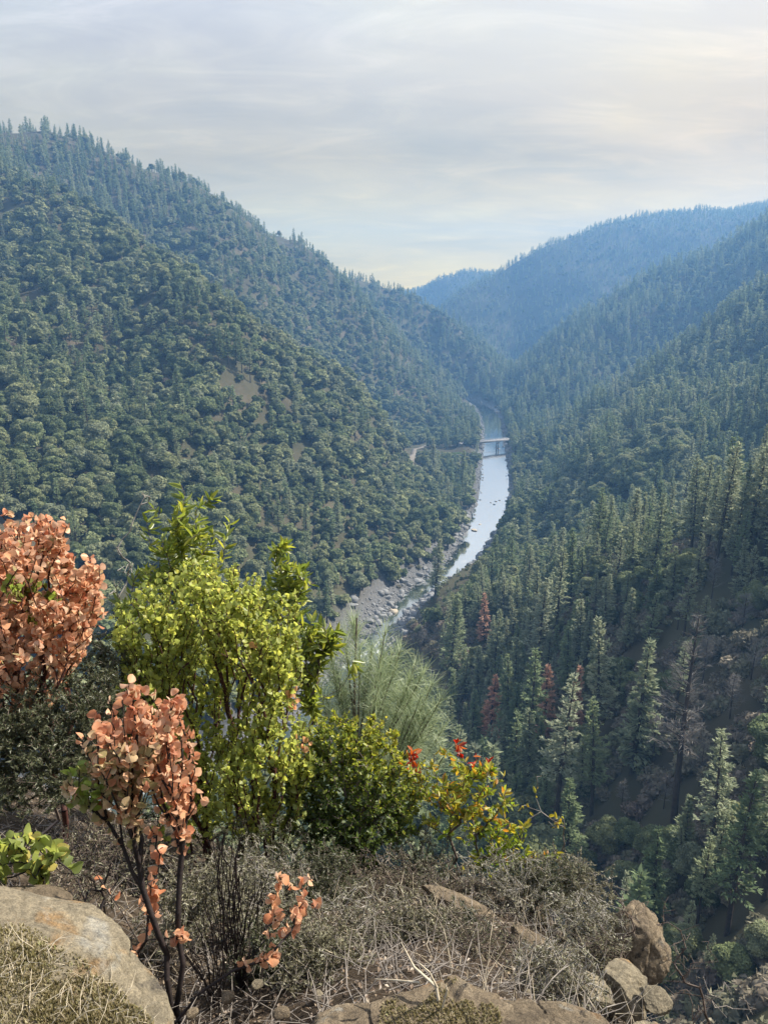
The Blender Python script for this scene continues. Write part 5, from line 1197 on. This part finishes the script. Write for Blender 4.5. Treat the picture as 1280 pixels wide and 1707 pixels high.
brush('burnt_shrub', 'dark bare stems left of the front manzanita trunk', (210, 1640, 2.2), [(150, 1420, 2.4, 50, 50, .12), (200, 1450, 2.3, 50, 50, .12), (120, 1480, 2.3, 40, 40, .1)], 46, 4, 0.016, 654, M_GREY, M_BURNT, nb=6, rmax=0.008, r0=0.0013, kk=0.15, bspread=.12)
brush('dry_stalks', 'tall pale dry stalks standing left of the lance-leaved laurel', (235, 1420, 4.8), [(243, 830, 4.6, 12, 60, .06), (190, 900, 4.6, 12, 30, .05), (215, 930, 4.6, 22, 40, .1), (240, 760, 4.6, 4, 10, .02), (200, 1000, 4.5, 20, 40, .08)], 30, 0, 0, 655, M_GREY, M_PALETWIG, nb=7, rmax=0.006, r0=0.0024, kk=0.4, cat='plant', bspread=.1)
# -- the young pine with long pale needles
rg = np.random.default_rng(700); b = gpoint(598, 1420, 6.0)
sap = empty('pine_sapling', tuple(b), 'young pine with long pale grey-green needles in front of the river bend', 'tree')
tip = P(592, 1030, 6.0); hs = np.linspace(0, 1, 12)[:, None]; tr = b + (tip - b) * hs + np.array([0.02, 0, 0]) * np.sin(hs * 7); 
V, F = polytube(tr - b, 0.028 * (1 - hs[:, 0]) + 0.006, 7); link('trunk', make_mesh('trunk', V, F, [M_BROWNTWIG], True), sap)
ends = [(642, 1052, .55), (655, 1085, .5), (692, 1105, .35), (706, 1120, .5), (735, 1165, .35), (728, 1200, .3), (690, 1155, .3), (660, 1140, .45), (640, 1180, .3), (575, 1060, .65), (548, 1085, .6), (556, 1120, .5), (620, 1080, .6), (700, 1235, .1), (745, 1250, .1), (660, 1230, .15), (530, 1140, .4), (610, 1120, .5), (592, 1040, .9), (720, 1140, .3), (560, 1190, .3), (635, 1120, .5), (680, 1190, .25), (575, 1150, .4), (668, 1080, .55), (685, 1130, .45), (715, 1185, .35), (650, 1205, .25), (625, 1155, .35), (600, 1080, .6), (702, 1160, .3), (740, 1210, .2), (565, 1130, .45), (545, 1165, .35), (640, 1100, .5), (670, 1165, .3)]
segs = []; npos = []; nd = []; nl_ = []
for u, v, f in ends:
    f = f * 0.8 + 0.1
    s0 = b + (tip - b) * f; e = P(u, v, 6.0 + rg.uniform(-.5, .5)); c = s0 + (e - s0) * 0.6 - np.array([0, 0, 0.12 * np.linalg.norm(e - s0)])
    q = np.linspace(0, 1, 9)[:, None]; cv = (1 - q) ** 2 * s0 + 2 * q * (1 - q) * c + q * q * e; r_ = 0.008 * (1 - q[:, 0]) + 0.003
    segs += [(*cv[i], r_[i], *cv[i + 1], r_[i + 1]) for i in range(8)]
    m_ = 330; t_ = np.where(rg.random(m_) < 0.7, 0.62 + 0.38 * rg.random(m_), 0.25 + 0.6 * rg.random(m_)); ii = np.minimum((t_ * 8).astype(int), 7); dq = unit(cv[ii + 1] - cv[ii])
    npos.append(cv[ii] + (cv[ii + 1] - cv[ii]) * (t_ * 8 - ii)[:, None]); nd.append(unit(dq * 1.1 + rand_dirs(m_, rg) * 1.25 + np.array([0, 0, 0.0]))); nl_.append(rg.uniform(.13, .25, m_))
woody(sap, b, np.array(segs), M_BROWNTWIG, 'branches', 5)
npos, nd, nl_ = np.concatenate(npos), np.concatenate(nd), np.concatenate(nl_)
NEED = (np.array([(-.008, 0, 0), (.008, 0, 0), (-.008, .5, .03), (.008, .5, .03), (0, 1, -.05)]), np.array([(0, 1, 3), (0, 3, 2), (2, 3, 4)]))
zz_ = np.tile([0, 0, 1.], (len(npos), 1)) + rand_dirs(len(npos), rg) * 0.6
V, F = scatter(*NEED, frames(nd, zz_), npos - b, nl_); f_ = link('needles', make_mesh('needles', V, F, [M_NEEDLE], False, None, np.repeat(rg.random(len(npos)), 3)), sap); f_['kind'] = 'stuff'

# -- litter, grass, moss
rg = np.random.default_rng(720)
def strew(n, us, vs, ds):
    u, d = rg.uniform(*us, n), rg.uniform(*ds, n); q = np.array([P(a, 1500, c) for a, c in zip(u, d)]); q[:, 2] = height(q[:, 0], q[:, 1]); return q
q = strew(5200, (-150, 1200), None, (1.4, 4.6)); L = rg.uniform(.04, .22, len(q)); dn = unit(np.c_[rg.normal(size=(len(q), 2)), rg.normal(size=len(q)) * 0.35])
mid_ = q + dn * L[:, None] * 0.5 + rg.normal(size=q.shape) * 0.012 + np.array([0, 0, .012]); e = mid_ + unit(dn + rg.normal(size=q.shape) * 0.25) * L[:, None] * 0.5
r1 = rg.uniform(.0008, .0022, len(q)); V, F = tubes(np.concatenate([np.c_[q + [0, 0, .008], r1, mid_, r1], np.c_[mid_, r1, e, r1 * .5]]), 3)
tag(link('twig_litter', make_mesh('twig_litter', V, F, [M_TWIG])), 'fallen grey twigs strewn over the ground', kind='stuff')
q = strew(15000, (-150, 1200), None, (1.3, 5.2)); V, F = scatter(*oval_leaf(.3, .3, 1), frames(rand_dirs(len(q), rg) * [1, 1, .5], np.tile([0, 0, 1.], (len(q), 1)) + rand_dirs(len(q), rg) * .8), q + [0, 0, .008], rg.uniform(.007, .022, len(q)))
M_LITTER = leafmat('dead_leaf', [(0, (0.06, 0.045, 0.035)), (.5, (0.17, 0.12, 0.08)), (.9, (0.24, 0.185, 0.125)), (1, (0.34, 0.28, 0.20))], 1.0, .2)
tag(link('leaf_litter', make_mesh('leaf_litter', V, F, [M_LITTER], False, None, np.repeat(rg.random(len(q)), len(F) // len(q)))), 'brown dead leaves strewn under the shrubs', kind='stuff')
def blades(q, L, lean=0.5, wid=.0016):
    n = len(q); d = unit(np.c_[rg.normal(size=(n, 2)) * lean, np.ones(n)]); m_ = q + d * L[:, None] * .55; e = m_ + unit(d + np.c_[rg.normal(size=(n, 2)) * .55, -np.full(n, .25)]) * L[:, None] * .45
    return tubes(np.concatenate([np.c_[q, np.full(n, wid), m_, np.full(n, wid * .8)], np.c_[m_, np.full(n, wid * .8), e, np.full(n, wid * .25)]]), 3)
q = strew(1300, (-100, 1150), None, (1.5, 4.2)); q = q[vnoise(q[:, 0] * 4, q[:, 1] * 4, 5) > .45]; V, F = blades(q, rg.uniform(.06, .24, len(q)))
tag(link('dry_grass', make_mesh('dry_grass', V, F, [M_DRY])), 'sparse dry straw-coloured grass between the shrubs', kind='stuff')
# moss and dry grass cling to the tops of the near rocks
bpy.context.view_layer.update()
from mathutils.bvhtree import BVHTree
def on_rock(rk, n, spots):
    me = rk.data; mw = rk.matrix_world; bv = BVHTree.FromPolygons([mw @ v_.co for v_ in me.vertices], [tuple(p_.vertices) for p_ in me.polygons]); o_ = []
    eye = Vector((0, 0, CAMZ))
    while len(o_) < n and n > 0:
        a_, b_, r_ = spots[rg.integers(len(spots))]; rr_ = r_ * math.sqrt(rg.random()); th = rg.uniform(0, 6.28); dv_ = ray(a_ + rr_ * math.cos(th), b_ + rr_ * 0.8 * math.sin(th))
        h_ = bv.ray_cast(eye, Vector(dv_).normalized())
        if h_[0] is not None: o_.append(tuple(h_[0]))
        else: n -= 1
    return np.array(o_)
rk = {o['label']: o for o in S.objects if o.get('category') == 'rock'}
R1 = next(o for l_, o in rk.items() if l_.startswith('large pale')); R2 = next(o for l_, o in rk.items() if l_.startswith('broad rough'))
M_MOSS = leafmat('dry_moss', [(0, (0.10, 0.085, 0.045)), (.4, (0.26, 0.23, 0.11)), (.8, (0.52, 0.46, 0.32)), (1, (0.24, 0.30, 0.07))], 1.3, .35, .8, .1)
TUFT = (np.array([(-.3, 0, 0), (.3, 0, 0), (0, 0.15, 1), (-.1, -.3, 0), (.1, .3, 0), (.2, 0, .9)]), np.array([(0, 1, 2), (3, 4, 5)]))
for nm_, rko, sp_, cnt, lab in (('moss', R1, [(20, 1600, 75), (60, 1660, 110), (140, 1690, 80), (0, 1690, 110), (200, 1720, 60)], 7500, 'dry brown moss covering the lower part of the large pale boulder'), ('moss', R2, [(735, 1690, 75), (690, 1700, 60), (790, 1700, 45)], 3600, 'brown-green moss on top of the broad slab')):
    q = on_rock(rko, cnt, sp_); q = q[fbm(q[:, 0] * 14, q[:, 1] * 14, 3, 31) + 0.25 * (q[:, 2] < np.median(q[:, 2])) > -0.08]
    n = len(q); hgt_ = rg.uniform(.003, .009, n) * (0.6 + 0.9 * vnoise(q[:, 0] * 18, q[:, 1] * 18, 3)); B = frames(rand_dirs(n, rg) * [1, 1, .3], np.tile([0, 0, 1.], (n, 1)) + rand_dirs(n, rg) * .5)
    V, F = scatter(*TUFT, B, q, hgt_); tag(link(nm_, make_mesh(nm_, V, F, [M_MOSS], False, None, np.repeat(np.clip(rg.random(n) * .75 + .25 * vnoise(q[:, 0] * 12, q[:, 1] * 12, 9), 0, 1), 2))), lab, kind='stuff')
    if rko is R1:
        V, F = blades(q[::60], rg.uniform(.03, .10, len(q[::60])), 1.2, .0009); tag(link('dry_grass_tufts', make_mesh('dry_grass_tufts', V, F, [M_DRY])), 'dry grass stems among the moss on the large boulder', kind='stuff')
# a forked dead stick standing at the mossy slab
b = P(738, 1740, 1.45); b[2] -= 0.02
pts_ = lambda *a: np.array([P(*p_) for p_ in a])
st = empty('dead_stick', tuple(b), 'pale forked dead stick standing in the moss of the broad slab', 'stick')
V, F = polytube(np.concatenate([[b], pts_((736, 1700, 1.45), (727, 1645, 1.47), (690, 1612, 1.5), (668, 1570, 1.52))]) - b, [.006, .005, .0042, .003, .0012], 6); link('stem', make_mesh('stem', V, F, [M_DRY], True), st)
for c_ in (((728, 1646, 1.47), (715, 1620, 1.45), (698, 1605, 1.44)), ((700, 1638, 1.48), (660, 1634, 1.5), (625, 1632, 1.52)), ((735, 1690, 1.45), (745, 1650, 1.44), (742, 1640, 1.44))):
    V, F = polytube(pts_(*c_) - b, [.003, .0022, .001], 5); link('twig', make_mesh('twig', V, F, [M_DRY], True), st)
# ------------------------------------------------------------------ haze
hm = Mat('haze_air')
pv = hm.n('ShaderNodeVolumePrincipled'); pv.inputs['Density'].default_value = HAZE_DENSITY; pv.inputs['Color'].default_value = (*HAZE_COLOR, 1)
pv.inputs['Anisotropy'].default_value = 0.3
hm.l(pv.outputs[0], hm.out.inputs['Volume'])
zt = max(GZ.max() + 30, CAMZ + 20); zb = -5.0
hx = 2900
HV = np.array([(x, y, z) for z in (zb, zt) for x, y in ((-hx, -hx), (hx, -hx), (hx, hx), (-hx, hx))])
HF = np.array([(0, 3, 2, 1), (4, 5, 6, 7), (0, 1, 5, 4), (1, 2, 6, 5), (2, 3, 7, 6), (3, 0, 4, 7)])
tag(link('haze', make_mesh('haze', HV, HF, [hm.m])), 'thin blue haze hanging in the canyon', kind='stuff')
